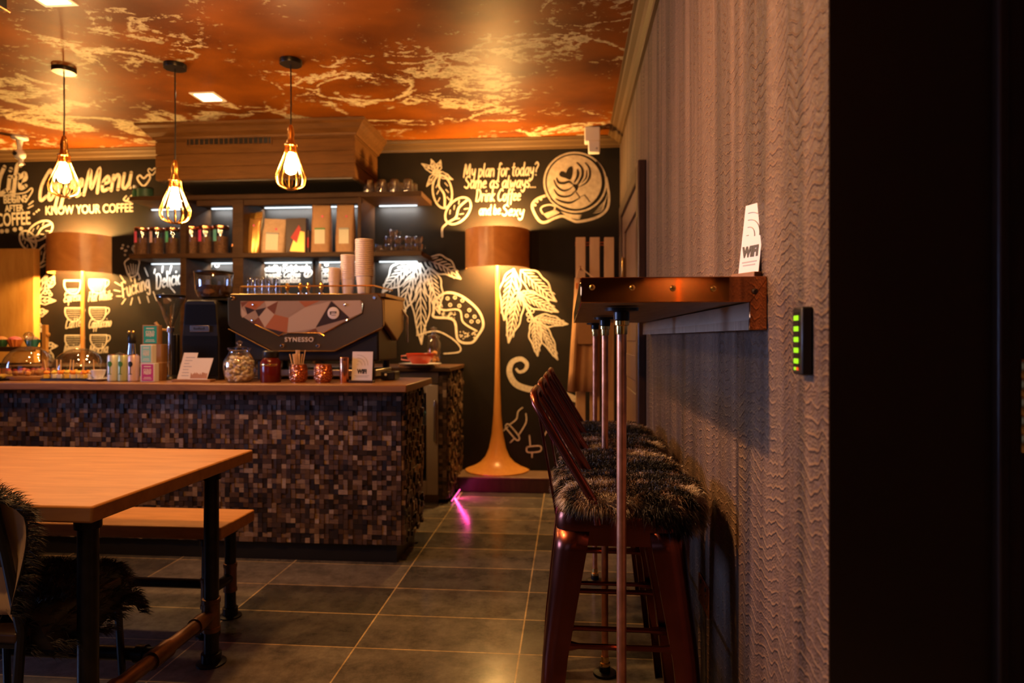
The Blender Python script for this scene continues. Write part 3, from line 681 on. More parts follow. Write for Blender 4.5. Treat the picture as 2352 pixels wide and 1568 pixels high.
def downlight(label, px, py, x=None, y=None, pw=20):
    if px is not None: r = _ray(px, py); q = (CEIL - HC) / r[2]; x, y = r[0]*q, r[1]*q
    t = thing('downlight', label, 'ceiling light', (x, y, CEIL), 0, 'square ceiling downlights')
    MB().box(-.085, .085, -.085, -.065, -.006, .004).box(-.085, .085, .065, .085, -.006, .004).box(-.085, -.065, -.065, .065, -.006, .004).box(.065, .085, -.065, .065, -.006, .004).build('trim_ring', M['white'], t)
    MB().box(-.065, .065, -.065, .065, -.003, .003).build('diffuser', M['fixture'], t)
    MB().lathe([(.03, -.012), (.034, -.004), (.034, -.001)], n=16).build('lamp_lens', M['fixture'], t)
    light('downlight_beam', 'SPOT', (x, y, CEIL-.03), pw, WARM2, .05, (0, 0, 0), spot=125, blend=.8)
downlight('square recessed downlight in the foliage ceiling in front of the bulkhead', 478, 222, pw=50)
downlight('square recessed downlight cut by the top edge of the picture at left', 112, -8, pw=55)
# added out-of-frame spots with no fixture, lighting the table, right-hand wall and chair
light('added_table_spot', 'SPOT', (-2.1, 1.9, CEIL-.03), 70, WARM2, .05, spot=110, blend=.7)
light('added_wall_spot', 'SPOT', (-1.75, 1.5, CEIL-.03), 700, (1.0, .50, .19), .05, (0, R(-64), 0), spot=70, blend=1)
light('added_rear_spot', 'SPOT', (-1.3, .2, CEIL-.03), 240, WARM2, .05, (R(-8), 0, 0), spot=100, blend=.8)
light('added_ceiling_fill', 'POINT', (-1.35, 2.1, 2.37), 115, WARM, .06)  # added fill light with no lamp body, warms the ceiling and the table

def half_lamp(label, px0, px1, pt, pb, ppole, base_y, pole_only=False):
    x = (PX(px0, BW) + PX(px1, BW)) / 2
    r = .262
    zt, zb = PZ(ppole, pt, 5.2), PZ(ppole, pb, 5.2)
    t = thing('wall_floor_lamp', label, 'lamp', (x, BW-.002, .12), 0, 'half-round lamps against the chalk wall')
    zt -= .12; zb -= .12
    n = 40; v = []; 
    sh = MB(); sh.lathe([(r-.006, zb), (r, zb), (r, zt), (r-.006, zt), (r-.006, zb)], n=40, a0=180, a1=360, cap=False); sh.build('lamp_shade', M['shade'], t)
    prof = [(r, 0), (r, .010), (.235, .022), (.19, .038), (.14, .066), (.10, .11), (.07, .18), (.047, .30), (.033, .46), (.024, .70), (.019, 1.0), (.016, zb+.02), (.014, zb+.12)]
    MB().lathe(prof, n=40, a0=180, a1=360).build('stem_and_foot', M['lampbase'], t)
    MB().lathe([(.012, zb+.10), (.02, zb+.12), (.02, zb+.17), (.008, zb+.18)], (0, -.165, 0), 14).build('bulb_holder', M['brass'], t)
    MB().tube([(0, -.008, zb+.13), (0, -.165, zb+.13)], .006, 8).build('bulb_arm', M['brass'], t)
    for q, bm in ((.28, 'lampbulb'), (.06, 'lampbulb2')): MB().ball((0, -.165, zb+q), .034, 16, 10).build('light_bulb', M[bm], t)
    return t
half_lamp('half-round wood lamp with copper-brown shade standing right of the counter', 1062, 1224, 519, 610, 1140, 1085)
half_lamp('half-round wood lamp with copper-brown shade behind the pastries at left', 117, 266, 533, 622, 197, 1085)
o = dup(bpy.data.objects['wall_floor_lamp'], (.86, -2.498, .0), 'assumed half-round wood lamp on the rear wall, mirrored in the copper bar end', math.pi)  # unseen lamp, assumed from the reflection in the copper end
for c in [q for q in C.objects if q.parent == o and q.name.startswith('light_bulb')]: c.data = c.data.copy(); c.data.materials[0] = M['bulb']

# ================================================================ COUNTER
random.seed(11)
def mosaic_grid(w_, h_, cell, prot, place):
    mb = MB(); nx, nz = int(w_/cell), int(h_/cell); cx_, cz_ = w_/nx, h_/nz
    used = set()
    for i in range(nx):
        for k in range(nz):
            if (i, k) in used: continue
            sx = sz = 1; q = random.random()
            if q < .10 and k+1 < nz: sz = 2
            elif q < .17 and i+1 < nx and (i+1, k) not in used: sx = 2; used.add((i+1, k))
            if sz == 2: used.add((i, k+1))
            a0, a1, b0, b1 = i*cx_+.0006, (i+sx)*cx_-.0006, k*cz_+.0006, (k+sz)*cz_-.0006
            d = random.uniform(.003, prot); tl = random.uniform(-.002, .002)
            v = [place(a, b, dd) for a, b, dd in ((a0,b0,-.004),(a1,b0,-.004),(a1,b1,-.004),(a0,b1,-.004),(a0,b0,d+tl),(a1,b0,d-tl),(a1,b1,d-tl),(a0,b1,d+tl))]
            mb.add(v, [(4,5,6,7),(0,1,5,4),(1,2,6,5),(2,3,7,6),(3,0,4,7)])
    return mb
CT = .958; CXR = -.885; CXL = -4.3; CY0 = 3.475; CY1 = 3.95
t = thing('bar_counter', 'long bar counter clad in small dark wooden mosaic blocks', 'counter', (CXR, CY0, 0))
MB().box(CXL-CXR, 0, .012, CY1-CY0, .10, CT-.04).build('body', M['darkwood'], t, smooth=0)
MB().box(CXL-CXR, -.03, .03, CY1-CY0-.03, 0, .10).build('plinth', M['black'], t)
mosaic_grid(CXR-CXL, CT-.04-.10, .0262, .011, lambda a, b, d: (CXL-CXR+a, .012-d, .10+b)).build('mosaic_front', M['mosaic'], t, smooth=0)
mosaic_grid(CY1-CY0-.012, CT-.04-.10, .0262, .026, lambda a, b, d: (d, .012+a, .10+b)).build('mosaic_end', M['mosaic'], t, smooth=0)
tag(MB().box(CXL, CXR+.055, CY0-.10, CY1+.07, CT-.04, CT).build('countertop', M['top'], bevel=.006), 'brown wooden worktop lying along the mosaic bar counter', 'worktop')

# back counter with fridge under the wall shelves
BT = .985
t = thing('back_counter', 'dark back counter along the chalk wall behind the bar', 'counter', (-.87, 4.78, 0))
MB().box(-3.5, PX(893, 4.78)+.865, .03, BW-4.79, .0, BT-.031).build('body', M['darkwood'], t, smooth=0)
t = thing('counter_pillar', 'narrow pillar of mosaic blocks closing the back counter beside the lamp', 'pillar', (-.87, 4.78, 0))
MB().box(PX(1006, 4.78)+.878, -.012, .012, BW-4.785, .03, BT-.031).build('end_pillar', M['darkwood'], t, smooth=0)
mosaic_grid(.118, BT-.06, .0262, .010, lambda a, b, d: (-.13+a, .012-d, .03+b)).build('mosaic_front', M['mosaic'], t, smooth=0)
mosaic_grid(BW-4.80, BT-.06, .0262, .024, lambda a, b, d: (-.012+d, .012+a, .03+b)).build('mosaic_end', M['mosaic'], t, smooth=0)
tag(MB().box(-4.4, -.855, 4.76, BW-.001, BT-.03, BT).build('back_worktop', M['shelfw'], bevel=.004), 'dark worktop on the back counter under the shelves', 'worktop')
fx0, fx1, fy = PX(893, 4.78), PX(1006, 4.78), 4.78
t = thing('undercounter_fridge', 'glass-fronted fridge with grey metal frame under the back counter', 'fridge', ((fx0+fx1)/2, fy, 0))
hw = (fx1-fx0)/2
MB().box(-hw, -hw+.02, .03, .55, .03, .93).box(hw-.02, hw, .03, .55, .03, .93).box(-hw+.02, hw-.02, .53, .55, .03, .93).box(-hw+.02, hw-.02, .03, .53, .03, .05).box(-hw+.02, hw-.02, .03, .53, .91, .93).box(-hw+.02, hw-.02, .05, .53, 0, .03).build('cabinet', M['black'], t, smooth=0)
d = MB().box(-hw, -hw+.05, 0, .028, .06, .86).box(hw-.085, hw, 0, .028, .06, .86).box(-hw+.05, hw-.085, 0, .028, .06, .16).box(-hw+.05, hw-.085, 0, .028, .80, .86).build('door', M['fridgef'], t, bevel=.003)
MB().box(-hw+.05, hw-.085, .008, .018, .16, .80).build('glass_pane', M['darkglass'], d)
MB().box(hw-.03, hw-.015, -.02, 0, .45, .75).build('door_handle', M['steel'], d, bevel=.004)
MB().box(-hw, hw, 0, .03, .87, .95).build('top_panel', M['steel'], t, bevel=.003)
MB().box(-hw, hw, .005, .03, .0, .055).build('kick_grille', M['bronze'], t, bevel=.003)
MB().box(-hw+.02, hw-.02, .06, .52, .545, .555).build('shelf', M['chrome'], t)
light('fridge_glow', 'AREA', ((fx0+fx1)/2, fy+.3, .89), .6, LEDW, .3)
t = thing('food_tub', 'small pale tub standing on the fridge shelf', 'tub', ((fx0+fx1)/2+hw-.13, fy+.16, .555))
MB().lathe([(.035, 0), (.045, .06), (.045, .07), (0, .07)], n=18).build('bowl', M['porcelain'], t)
sal = MB()
for k in range(9): sal.ball((random.uniform(-.025, .025), random.uniform(-.025, .025), .078), .016, 8, 5, jit=.15)
sal.build('salad', mat('pale_green_salad', (.45, .55, .22), .6), t)
t = thing('floor_led_strip', 'short pink glowing strip at the foot of the back counter pillar', 'light strip', (-.855, 4.85, .012))
MB().box(-.003, .006, -.05, .35, 0, .006).build('profile', M['steel'], t)
MB().box(.006, .010, -.05, .35, .001, .006).build('diffuser', M['pinkled'], t)
light('pink_strip_light', 'AREA', (-.83, 4.95, .035), 3.0, (1, .05, .30), .35, (0, R(-60), R(0)), .02)

# ================================================================ BULKHEAD AND WALL SHELVES
hx0, hx1, hy = PX(357, 4.85), PX(815, 4.85), 4.85
hzb = PZ(815, 405, 4.85)
t = thing('extractor_bulkhead', 'wooden boxed bulkhead with cornice and vent hanging from the ceiling over the shelves', 'bulkhead', ((hx0+hx1)/2, BW, hzb))
w2 = (hx1-hx0)/2; dy = hy-BW; H2 = CEIL-hzb
bd = MB()
nb = 4; bh = (H2-.02)/nb
for k in range(nb): bd.box(-w2, w2, dy, -.001, k*bh+.004, (k+1)*bh-.004)
bd.box(-w2+.006, w2-.006, dy+.010, -.001, 0, H2-.001)
bd.build('boarding', M['hood'], t, bevel=.002)
cr = MB(); HP = [(.0, -.10), (.012, -.10), (.018, -.085), (.05, -.06), (.075, -.03), (.10, -.018), (.105, 0)]
for k in range(len(HP)-1):
    (d0, z0), (d1_, z1) = HP[k], HP[k+1]; z0 += H2-.002; z1 += H2-.002
    a = [(-w2-d0, -.001, z0), (-w2-d0, dy-d0, z0), (w2+d0, dy-d0, z0), (w2+d0, -.001, z0)]; b = [(-w2-d1_, -.001, z1), (-w2-d1_, dy-d1_, z1), (w2+d1_, dy-d1_, z1), (w2+d1_, -.001, z1)]
    cr.add(a + b, [(i, i+1, i+5, i+4) for i in range(3)])
d0 = .105; cr.add([(-w2-d0, -.001, H2-.002), (-w2-d0, dy-d0, H2-.002), (w2+d0, dy-d0, H2-.002), (w2+d0, -.001, H2-.002)], [(0, 1, 2, 3)])
cr.build('cornice', M['hood'], t, smooth=20)
v0, v1 = PX(430, hy)-(hx0+hx1)/2, PX(622, hy)-(hx0+hx1)/2; vz0, vz1 = PZ(520, 331, hy)-hzb, PZ(520, 316, hy)-hzb
g = MB().box(v0, v1, dy-.006, dy+.001, vz0-.012, vz0).box(v0, v1, dy-.006, dy+.001, vz1, vz1+.012).box(v0-.012, v0, dy-.006, dy+.001, vz0-.012, vz1+.012).box(v1, v1+.012, dy-.006, dy+.001, vz0-.012, vz1+.012)
g = g.build('vent_grille', M['hood'], t, bevel=.002)
sl = MB()
for k in range(17):
    xx = v0 + (v1-v0)*(k+.5)/17; sl.box(xx-.004, xx+.004, dy-.004, dy+.001, vz0, vz1)
sl.build('slats', M['hood'], g)
MB().box(v0, v1, dy-.0015, dy, vz0, vz1).build('vent_opening', M['black'], g)
MB().box(-w2+.03, w2-.03, dy+.03, -.03, -.008, -.001).build('steel_underside', M['steel'], t)

SY = 5.05
XD = [PX(412, SY), PX(425, SY), PX(532, SY), PX(557, SY), PX(820, SY), PX(828, SY)]
xl, xr = PX(296, SY), PX(968, SY)
ZS = PZ(500, 458, SY); ZM = PZ(500, 592, SY); TH = .038
t = thing('wall_shelving', 'dark walnut wall shelving with lit bays above the back counter', 'shelving', ((xl+xr)/2, BW, BT))
ox = (xl+xr)/2
def lb(x0, x1, y0, y1, z0, z1, nm, m, par=t, bev=.003): return MB().box(x0-ox, x1-ox, y0-BW, y1-BW, z0-BT, z1-BT).build(nm, m, par, bevel=bev)
for z in (ZS, ZM):
    s_ = lb(xl, xr, SY, BW-.001, z, z+TH, 'shelf_board', M['shelfw'])
    for a, b in ((PX(356, BW), XD[0]-.02), (XD[1]+.03, XD[2]-.02), (XD[3]+.02, PX(720, BW)), (PX(724, BW), XD[4]-.02), (XD[5]+.05, PX(966, BW)-.02)):
        st = lb(a, b, BW-.05, BW-.038, z-.008, z-.0005, 'led_strip', M['ledstrip'], s_, 0)
        st.location = (0, 0, 0)
        light('shelf_led', 'AREA', ((a+b)/2, BW-.044, z-.012), 11*(b-a), LEDW, b-a, (R(25), 0, 0), .012)
for a, b in ((0, 1), (2, 3), (4, 5)):
    lb(XD[a], XD[b], SY+.01, BW-.001, BT+.001, ZM, 'divider', M['shelfw']); lb(XD[a], XD[b], SY+.01, BW-.001, ZM+TH, ZS, 'divider', M['shelfw'])
lb(PX(718, 5.3), PX(724, 5.3), 5.30, BW-.001, BT+.001, ZM, 'divider', M['shelfw'])
lb(xl+.55, XD[5], SY+.02, SY+.05, ZS-.045, ZS-.0005, 'front_rail', M['shelfw'])
# ================================================================ THINGS ON THE SHELVES
random.seed(5)
def jar_label_mat(n, c): return mat(n, c, .5, noise=.25, nscale=40)
JC = [(.75, .10, .22), (.80, .55, .62), (.10, .45, .30), (.35, .50, .12), (.75, .06, .20), (.12, .40, .42)]
JN = ['crimson', 'pale pink', 'green', 'olive', 'cerise', 'blue-green']
jz = ZM+TH
for i, (px, wpx, pt) in enumerate(((326, 31, 524), (361, 31, 524), (397, 31, 524), (441, 32, 521), (473, 32, 520), (508, 34, 519))):
    Y = 5.16; r = wpx/2*K(px, Y); h = PZ(px, pt, Y)-jz
    where = ['leftmost jar on the middle shelf', 'second jar from the left end', 'jar just left of the first divider', 'jar just right of the first divider', 'middle jar of the three right of the divider', 'largest jar, beside the little spice jar'][i]
    t = thing('storage_jar', f'copper-lidded glass jar with {JN[i]} band, {where}', 'jar', (PX(px, Y), Y, jz), 0, 'lidded jars on the middle shelf')
    MB().lathe([(r*.9, .0), (r, .01), (r, h*.88), (r*.93, h*.9)], n=22).build('body', M['glass'], t)
    MB().lathe([(r*.86, .008), (r*.9, h*.3), (r*.9, h*.62), (0, h*.66)], n=18).build('contents', mat('loose_tea', (.14, .06, .025), .8, noise=.5, nscale=90), t)
    MB().lathe([(r*1.01, h*.45), (r*1.012, h*.46), (r*1.012, h*.84), (r*1.01, h*.85)], n=22, a0=185, a1=262, cap=False).build('paper_label', jar_label_mat('label_' + JN[i].replace(' ', '_'), JC[i]), t)
    MB().lathe([(r*1.02, h*.88), (r*1.06, h*.9), (r*1.06, h*.98), (r, h), (0, h)], n=22).build('lid', M['copper'], t)
Y = 5.16
t = thing('spice_jar', 'tiny amber jar beside the row of lidded jars', 'jar', (PX(536, Y), Y, jz)); r = .022
MB().lathe([(r*.9, 0), (r, .005), (r, .06), (r*.8, .066)], n=16).build('body', M['amber'], t); MB().lathe([(r*.9, .066), (r*.9, .082), (0, .082)], n=16).build('lid', M['copper'], t)

def coffee_bag(label, px, wpx, pt, Y, body, dot=True, lab=True, lean=0, openfoil=False, tall=False):
    k = K(px, Y); w_ = wpx*k/2; h = PZ(px, pt, Y)-jz; dp = .045
    t = thing('coffee_bag', label, 'bag', (PX(px, Y), Y, jz)); t.rotation_euler = (0, lean, 0)
    rings = [(0, .92, 1.0), (.03, 1.0, 1.0), (.3, 1.02, 1.0), (.6, .98, .8), (.8, .95, .45), (.93, .93, .14), (1, .93, .10)]
    v = []; n = 20
    for u, a, b in rings:
        for i in range(n):
            q = 2*math.pi*i/n; c_, s_ = math.cos(q), math.sin(q)
            e = lambda x, p: math.copysign(abs(x)**p, x)
            jx = random.uniform(-.003, .003) if 0 < u < 1 else 0
            v.append((w_*a*e(c_, .45)+jx, dp*b*e(s_, .6)+jx, h*u))
    f = [(k_*n+i, k_*n+(i+1) % n, (k_+1)*n+(i+1) % n, (k_+1)*n+i) for k_ in range(len(rings)-1) for i in range(n)] + [tuple(range(n-1, -1, -1)), tuple(range(len(v)-n, len(v)))]
    MB().add(v, f).build('pouch', M[body], t)
    if lab:
        z0, z1 = (h*.18, h*.45) if tall else (h*.1, h*.55)
        MB().box(-w_*.52, w_*.52, -dp-.0015, -dp+.006, z0, z1).build('paper_label', M['cream'], t)
        MB().box(-w_*.52, w_*.52, -dp-.002, -dp+.006, z1, z1+.012).build('label_band', M['lawn'] if px < 760 and tall else M['greyink'], t)
    if dot: MB().lathe([(.009, -.001), (.009, .002)], (w_*.25, -dp*.72 if not tall else -dp*.86, h*.70), 14, ax='y').build('sticker', M['pinkdot'], t)
    if openfoil: MB().add([(-w_*.95, -.01, h*.9), (0, -.016, h*.84), (w_*.95, -.01, h*.92), (w_, -.006, h*1.06), (0, -.01, h*1.0), (-w_, -.006, h*1.04)], [(0, 1, 4, 5), (1, 2, 3, 4)]).build('open_foil_top', M['gold'], t)
    return t
coffee_bag('rolled-open gold coffee bag at the left of the bags', 579, 44, 490, 5.19, 'foil', lean=.05, openfoil=True, lab=False)
coffee_bag('short pale kraft coffee bag with a cream label', 629, 56, 503, 5.17, 'kraftl', lean=.05)
coffee_bag('tall kraft coffee bag with green-banded label, left of the two tall ones', 739, 46, 463, 5.17, 'kraft', tall=True)
coffee_bag('tall kraft coffee bag nearest the right-hand divider', 794, 44, 463, 5.17, 'kraft', tall=True)
t = thing('chocolate_box', 'dark printed box with red and gold picture between the coffee bags', 'box', (PX(683, 5.17), 5.17, jz)); k = K(683, 5.17)
hh = PZ(683, 502, 5.17)-jz; w_ = 24*k
MB().box(-w_, w_, -.03, .03, 0, hh).build('carton', M['darkpack'], t, bevel=.003)
MB().prism([(-w_*.6, .02), (w_*.85, .012), (w_*.85, hh*.6), (w_*.1, hh*.66), (-w_*.2, hh*.4)], -.0315, -.029, 'y').build('gold_print', M['foil'], t)
MB().prism([(-w_*.5, hh*.45), (w_*.3, hh*.8), (w_*.5, hh*.7), (w_*.1, hh*.3)], -.0325, -.029, 'y').build('red_print', M['redp'], t)
t = thing('narrow_carton', 'narrow dark carton squeezed between the printed box and tall bag', 'box', (PX(711, 5.2), 5.2, jz)); MB().box(-.012, .012, -.04, .04, 0, .19).build('carton', M['darkpack'], t, bevel=.002); MB().box(-.0105, .0105, -.0415, -.039, .05, .13).build('label_band', M['redp'], t)

# glasses on the side shelf
tz = ZS+TH
def tumbler_parts(t, r0, r1, h, m='glass'):
    MB().lathe([(r1, 0), (r1+.001, .002), (r0, h-.004), (r0*.9, h), (0, h), (0, h-.006), (r0*.86, h-.007), (r1-.003, .002), (r1, 0)], n=20, cap=False).build('bowl', M[m], t)
def glasses(spec, name, r0, r1, h, group, cat='glass'):
    first = None
    for (px, Y, z, label) in spec:
        if first is None:
            first = thing(name, label, cat, (PX(px, Y), Y, z), 0, group); tumbler_parts(first, r0, r1, h)
        else: dup(first, (PX(px, Y), Y, z), label, group=group)
sp = [(846, 5.12, tz, 'upturned tumbler nearest the divider, front row of the top side shelf'), (877, 5.12, tz, 'second upturned tumbler from the divider, front row of the top side shelf'), (906, 5.12, tz, 'third upturned tumbler from the divider, front row of the top side shelf'), (937, 5.12, tz, 'upturned tumbler at the shelf end, front row of the top side shelf')]
sp += [(862, 5.24, tz, 'upturned tumbler behind the first two, back row of the top side shelf'), (893, 5.24, tz, 'upturned tumbler in the middle of the back row, top side shelf'), (920, 5.24, tz, 'upturned tumbler at the right of the back row, top side shelf'), (948, 5.26, tz, 'upturned tumbler in the far right corner of the top side shelf')]
glasses(sp, 'upturned_tumbler', .036, .046, .105, 'upturned tumblers on the top side shelf')
# stacked glass cups on the lower side shelf
def cup_parts(t):
    MB().lathe([(.026, 0), (.030, .003), (.040, .03), (.042, .055), (.040, .056), (.037, .03), (.024, .006), (0, .006)], n=20, cap=False).build('bowl', M['glass'], t)
    MB().tube([(.040, 0, .045), (.058, 0, .044), (.060, 0, .026), (.044, 0, .016)], .0035, 8).build('handle', M['glass'], t)
first = None
for row, (pxs, Y) in enumerate((((870, 893, 915, 939, 960), 5.10), ((880, 903, 926, 950), 5.20))):
    for i, px in enumerate(pxs):
        for lv in range(2 if (row == 0 and i in (1, 2, 3, 4)) else 1):
            z = jz + lv*.058
            lab = f"glass cup, {['first','second','third','fourth','fifth'][i]} from the left in the {['front','back'][row]} row, lower side shelf" + (", upper tier" if lv else "")
            if first is None: first = thing('glass_cup', lab, 'cup', (PX(px, Y), Y, z), .6, 'glass cups on the lower side shelf'); cup_parts(first)
            else: dup(first, (PX(px, Y), Y, z), lab, rz=random.uniform(0, 6))
t = thing('glass_cup_on_top', 'single glass cup balanced on top of the cup stack', 'cup', (PX(903, 5.13), 5.13, jz+.116), 0, 'glass cups on the lower side shelf'); cup_parts(t)
t = thing('dark_canister', 'dark green canister in the shadow at the left end of the top shelf', 'canister', (PX(334, 5.2), 5.2, tz)); MB().lathe([(.055, 0), (.06, .005), (.06, .085), (.05, .09)], n=20).build('body', mat('dark_green_tin', (.03, .07, .045), .35), t); MB().lathe([(.061, .088), (.061, .1), (.02, .104), (0, .104)], n=20).build('lid', M['blackm'], t)
t = thing('small_bottle', 'small bottle with pale cap at the left end of the top shelf', 'bottle', (PX(309, 5.2), 5.2, tz)); MB().lathe([(.017, 0), (.018, .004), (.018, .07), (.008, .09), (.008, .1)], n=14).build('body', mat('dark_green_glass', (.03, .10, .06), .15), t); MB().lathe([(.011, .1), (.011, .122), (0, .122)], n=12).build('cap', M['porcelain'], t)

# ================================================================ ESPRESSO MACHINE (back towards the room)
MY = 3.70; mz = CT
ex = lambda px, Y=MY: PX(px, Y)
ez = lambda px, py, Y=MY: PZ(px, py, Y)
mx0 = ex(705)
t = thing('espresso_machine', 'big bronze and black espresso machine with faceted panel on its back', 'coffee machine', (mx0, MY, mz))
L = lambda px, py, Y=MY: (ex(px, Y)-mx0, ez(px, py, Y)-mz)
outer = [L(525, 690), (L(530, 675)), L(868, 674), L(880, 690), L(882, 748), L(874, 758), L(768, 806), L(628, 806), L(532, 755), L(526, 745)]
MB().prism(outer, -.012, .012, 'y').build('back_plate', M['bronze'], t, bevel=.004)
MB().tube([(x, -.013, z) for x, z in (L(527, 755), L(625, 806), L(770, 806), L(880, 752))], .0035, 8).build('edge_rail', M['bronze'], t)
pan = [L(556, 692), L(830, 690), L(836, 697), L(834, 718), L(748, 763), L(738, 770), L(728, 764), L(672, 764), L(645, 771), L(590, 745), L(557, 725)]
MB().prism(pan, -.020, -.012, 'y').build('art_panel', M['artD'], t)
# faceted pattern printed on the panel
def tri(name, m, *pts):
    return [(L(*p)) for p in pts], m
facets = [('artB', (556, 694), (575, 692), (560, 706)), ('artE', (575, 692), (612, 692), (590, 712), (566, 704)), ('artC', (566, 704), (590, 712), (572, 722)), ('artA', (558, 708), (572, 722), (560, 730)), ('artA', (612, 692), (642, 692), (616, 706)),
 ('artC', (590, 712), (616, 706), (598, 728)), ('artD', (572, 722), (598, 728), (582, 742)), ('artB', (616, 706), (642, 692), (634, 722)), ('artA', (598, 728), (616, 706), (634, 722), (612, 752)), ('artB', (582, 742), (598, 728), (612, 752)),
 ('artE', (634, 722), (666, 730), (662, 764), (612, 752)), ('artC', (612, 752), (662, 764), (644, 770)), ('artD', (642, 692), (690, 692), (700, 706), (666, 726), (646, 712)), ('artE', (690, 692), (738, 691), (704, 706)), ('artA', (666, 730), (704, 706), (762, 692), (728, 754), (672, 763), (664, 764)),
 ('artC', (764, 692), (806, 730), (728, 752)), ('artA', (766, 691), (830, 690), (835, 718), (806, 730)), ('artD', (728, 754), (806, 731), (748, 763)), ('artB', (700, 764), (728, 754), (736, 766))]
pl = bpy.data.objects['art_panel']
for f in facets:
    q = [L(*p) for p in f[1:]]; MB().prism(q, -.0207, -.0199, 'y').build('facet_print', M[f[0]], pl, smooth=0)
bx, bz = L(769, 719)
MB().lathe([(.034, -.0008), (.034, .0035), (.032, .0042), (0, .0042)], (bx, -.0206, bz), 28, ax='y').build('round_badge', M['paperw'], t)
MB().box(bx-.020, bx-.013, -.0256, -.0246, bz-.010, bz+.009).box(bx-.020, bx+.018, -.0256, -.0246, bz+.004, bz+.009).box(bx+.012, bx+.018, -.0256, -.0246, bz-.001, bz+.006).box(bx-.014, bx+.016, -.0256, -.0246, bz-.003, bz).box(bx-.012, bx+.015, -.0256, -.0246, bz-.014, bz-.011).build('badge_emblem', M['ink'], t)
pr = MB()
for q in (((590, 745), (645, 771), (655, 764.5), (738, 764.5), (748, 771)), ((748, 763.5), (834, 719), (836, 697))): pr.tube([(L(*p)[0], -.0215, L(*p)[1]) for p in q], .0028, 8)
pr.build('panel_edge_trim', M['brass'], t)
x, z = L(690, 780)
text_mesh('SYNESSO', .036, 'letters', 'name_letters', t, .003, loc=(x, -.0175, z-.011), bold=.0006, space=1.2)
for i, (px, py) in enumerate(((537, 685), (862, 684), (651, 794), (733, 794), (587, 700), (796, 700), (585, 736), (800, 736))):
    x, z = L(px, py); MB().lathe([(.011, 0), (.011, .006), (.007, .009), (0, .009)] if i < 4 else [(.006, 0), (.006, .008), (0, .010)], (x, -.013 if i < 4 else -.0205, z), 16, ax='y').build('bolt', M['chrome'], t)
x0 = outer[0][0]; x1 = outer[3][0]; zt = outer[1][1]
MB().box(x0+.03, x1-.03, .012, .42, .11, zt-.02).build('body', M['black'], t, bevel=.01)
MB().box(x0+.005, x1+.01, .0125, .46, zt-.022, zt).build('cup_tray', M['bronze'], t, bevel=.003)
for sx, nm in ((x0-.004, -1), (x1-.028, 1)):
    MB().prism([(.012, zt-.03), (.46, zt-.015), (.46, zt-.20), (.30, zt-.27), (.012, zt-.16)], sx, sx+.032, 'x').build('side_panel', M['bronze'], t, bevel=.006)
    MB().tube([(sx+.016, .40, zt-.05), (sx+.05, .47, zt-.12), (sx+.045, .50, zt-.28)], .007, 8).build('steam_wand', M['chrome'], t)
for px in (592, 845):
    x, z = L(px, 690); MB().tube([(x, .05, .0), (x, .05, .12)], .022, 12).tube([(x, .38, 0), (x, .38, .12)], .022, 12).build('leg', M['black'], t)
MB().box(x0+.06, x1-.06, .06, .40, .02, .06).build('drip_tray', M['steel'], t, bevel=.005)
x, z = L(880, 870)
MB().box(x-.02, x+.06, .02, .14, .004, .05).build('foot_block', M['black'], t, bevel=.004); MB().lathe([(.007, 0), (.007, .004), (0, .006)], (x+.01, .02, .034), 12, ax='y').build('foot_screw', M['porcelain'], t)
rail = MB().tube([(x0+.06, .42, zt+.045), (x0+.06, .03, zt+.045), (x1-.06, .03, zt+.045), (x1-.06, .42, zt+.045)], .0045, 8)
for px in (545, 640, 735, 835):
    x = L(px, 690)[0]; rail.tube([(x, .03, zt), (x, .03, zt+.045)], .003, 6)
rail.build('cup_rail', M['brass'], t)
TZ = mz+zt
sp = [(574, 3.80, TZ, 'tall upturned glass at the left end of the machine top'), (590, 3.80, TZ, 'second tall upturned glass from the left on the machine top'), (606, 3.80, TZ, 'third tall upturned glass from the left on the machine top'), (622, 3.80, TZ, 'fourth tall upturned glass from the left on the machine top'), (638, 3.80, TZ, 'rightmost tall upturned glass on the machine top'), (582, 3.92, TZ, 'tall glass behind the first two on the machine top'), (600, 3.92, TZ, 'tall glass behind the second and third on the machine top'), (617, 3.92, TZ, 'tall glass behind the third and fourth on the machine top')]
glasses(sp, 'latte_glass', .014, .019, .105, 'tall glasses on the espresso machine')
first = None
for i, (px, nm) in enumerate(((660, 'nearest the tall glasses'), (690, 'second from the tall glasses'), (708, 'second from the paper cups'), (738, 'nearest the paper cups'))):
    lab = f'small brass-topped tamper on the machine top, {nm}'
    if first is None:
        first = thing('tamper', lab, 'tamper', (PX(px, 3.84), 3.84, TZ), 0, 'tampers on the machine top')
        MB().lathe([(.017, 0), (.017, .012), (.006, .016), (.005, .03)], n=16).build('base', M['chrome'], first)
        MB().lathe([(.005, .028), (.010, .034), (.013, .046), (.009, .056), (.013, .064), (.006, .072), (0, .073)], n=16).build('handle', M['brass'], first)
    else: dup(first, (PX(px, 3.84), 3.84, TZ), lab)
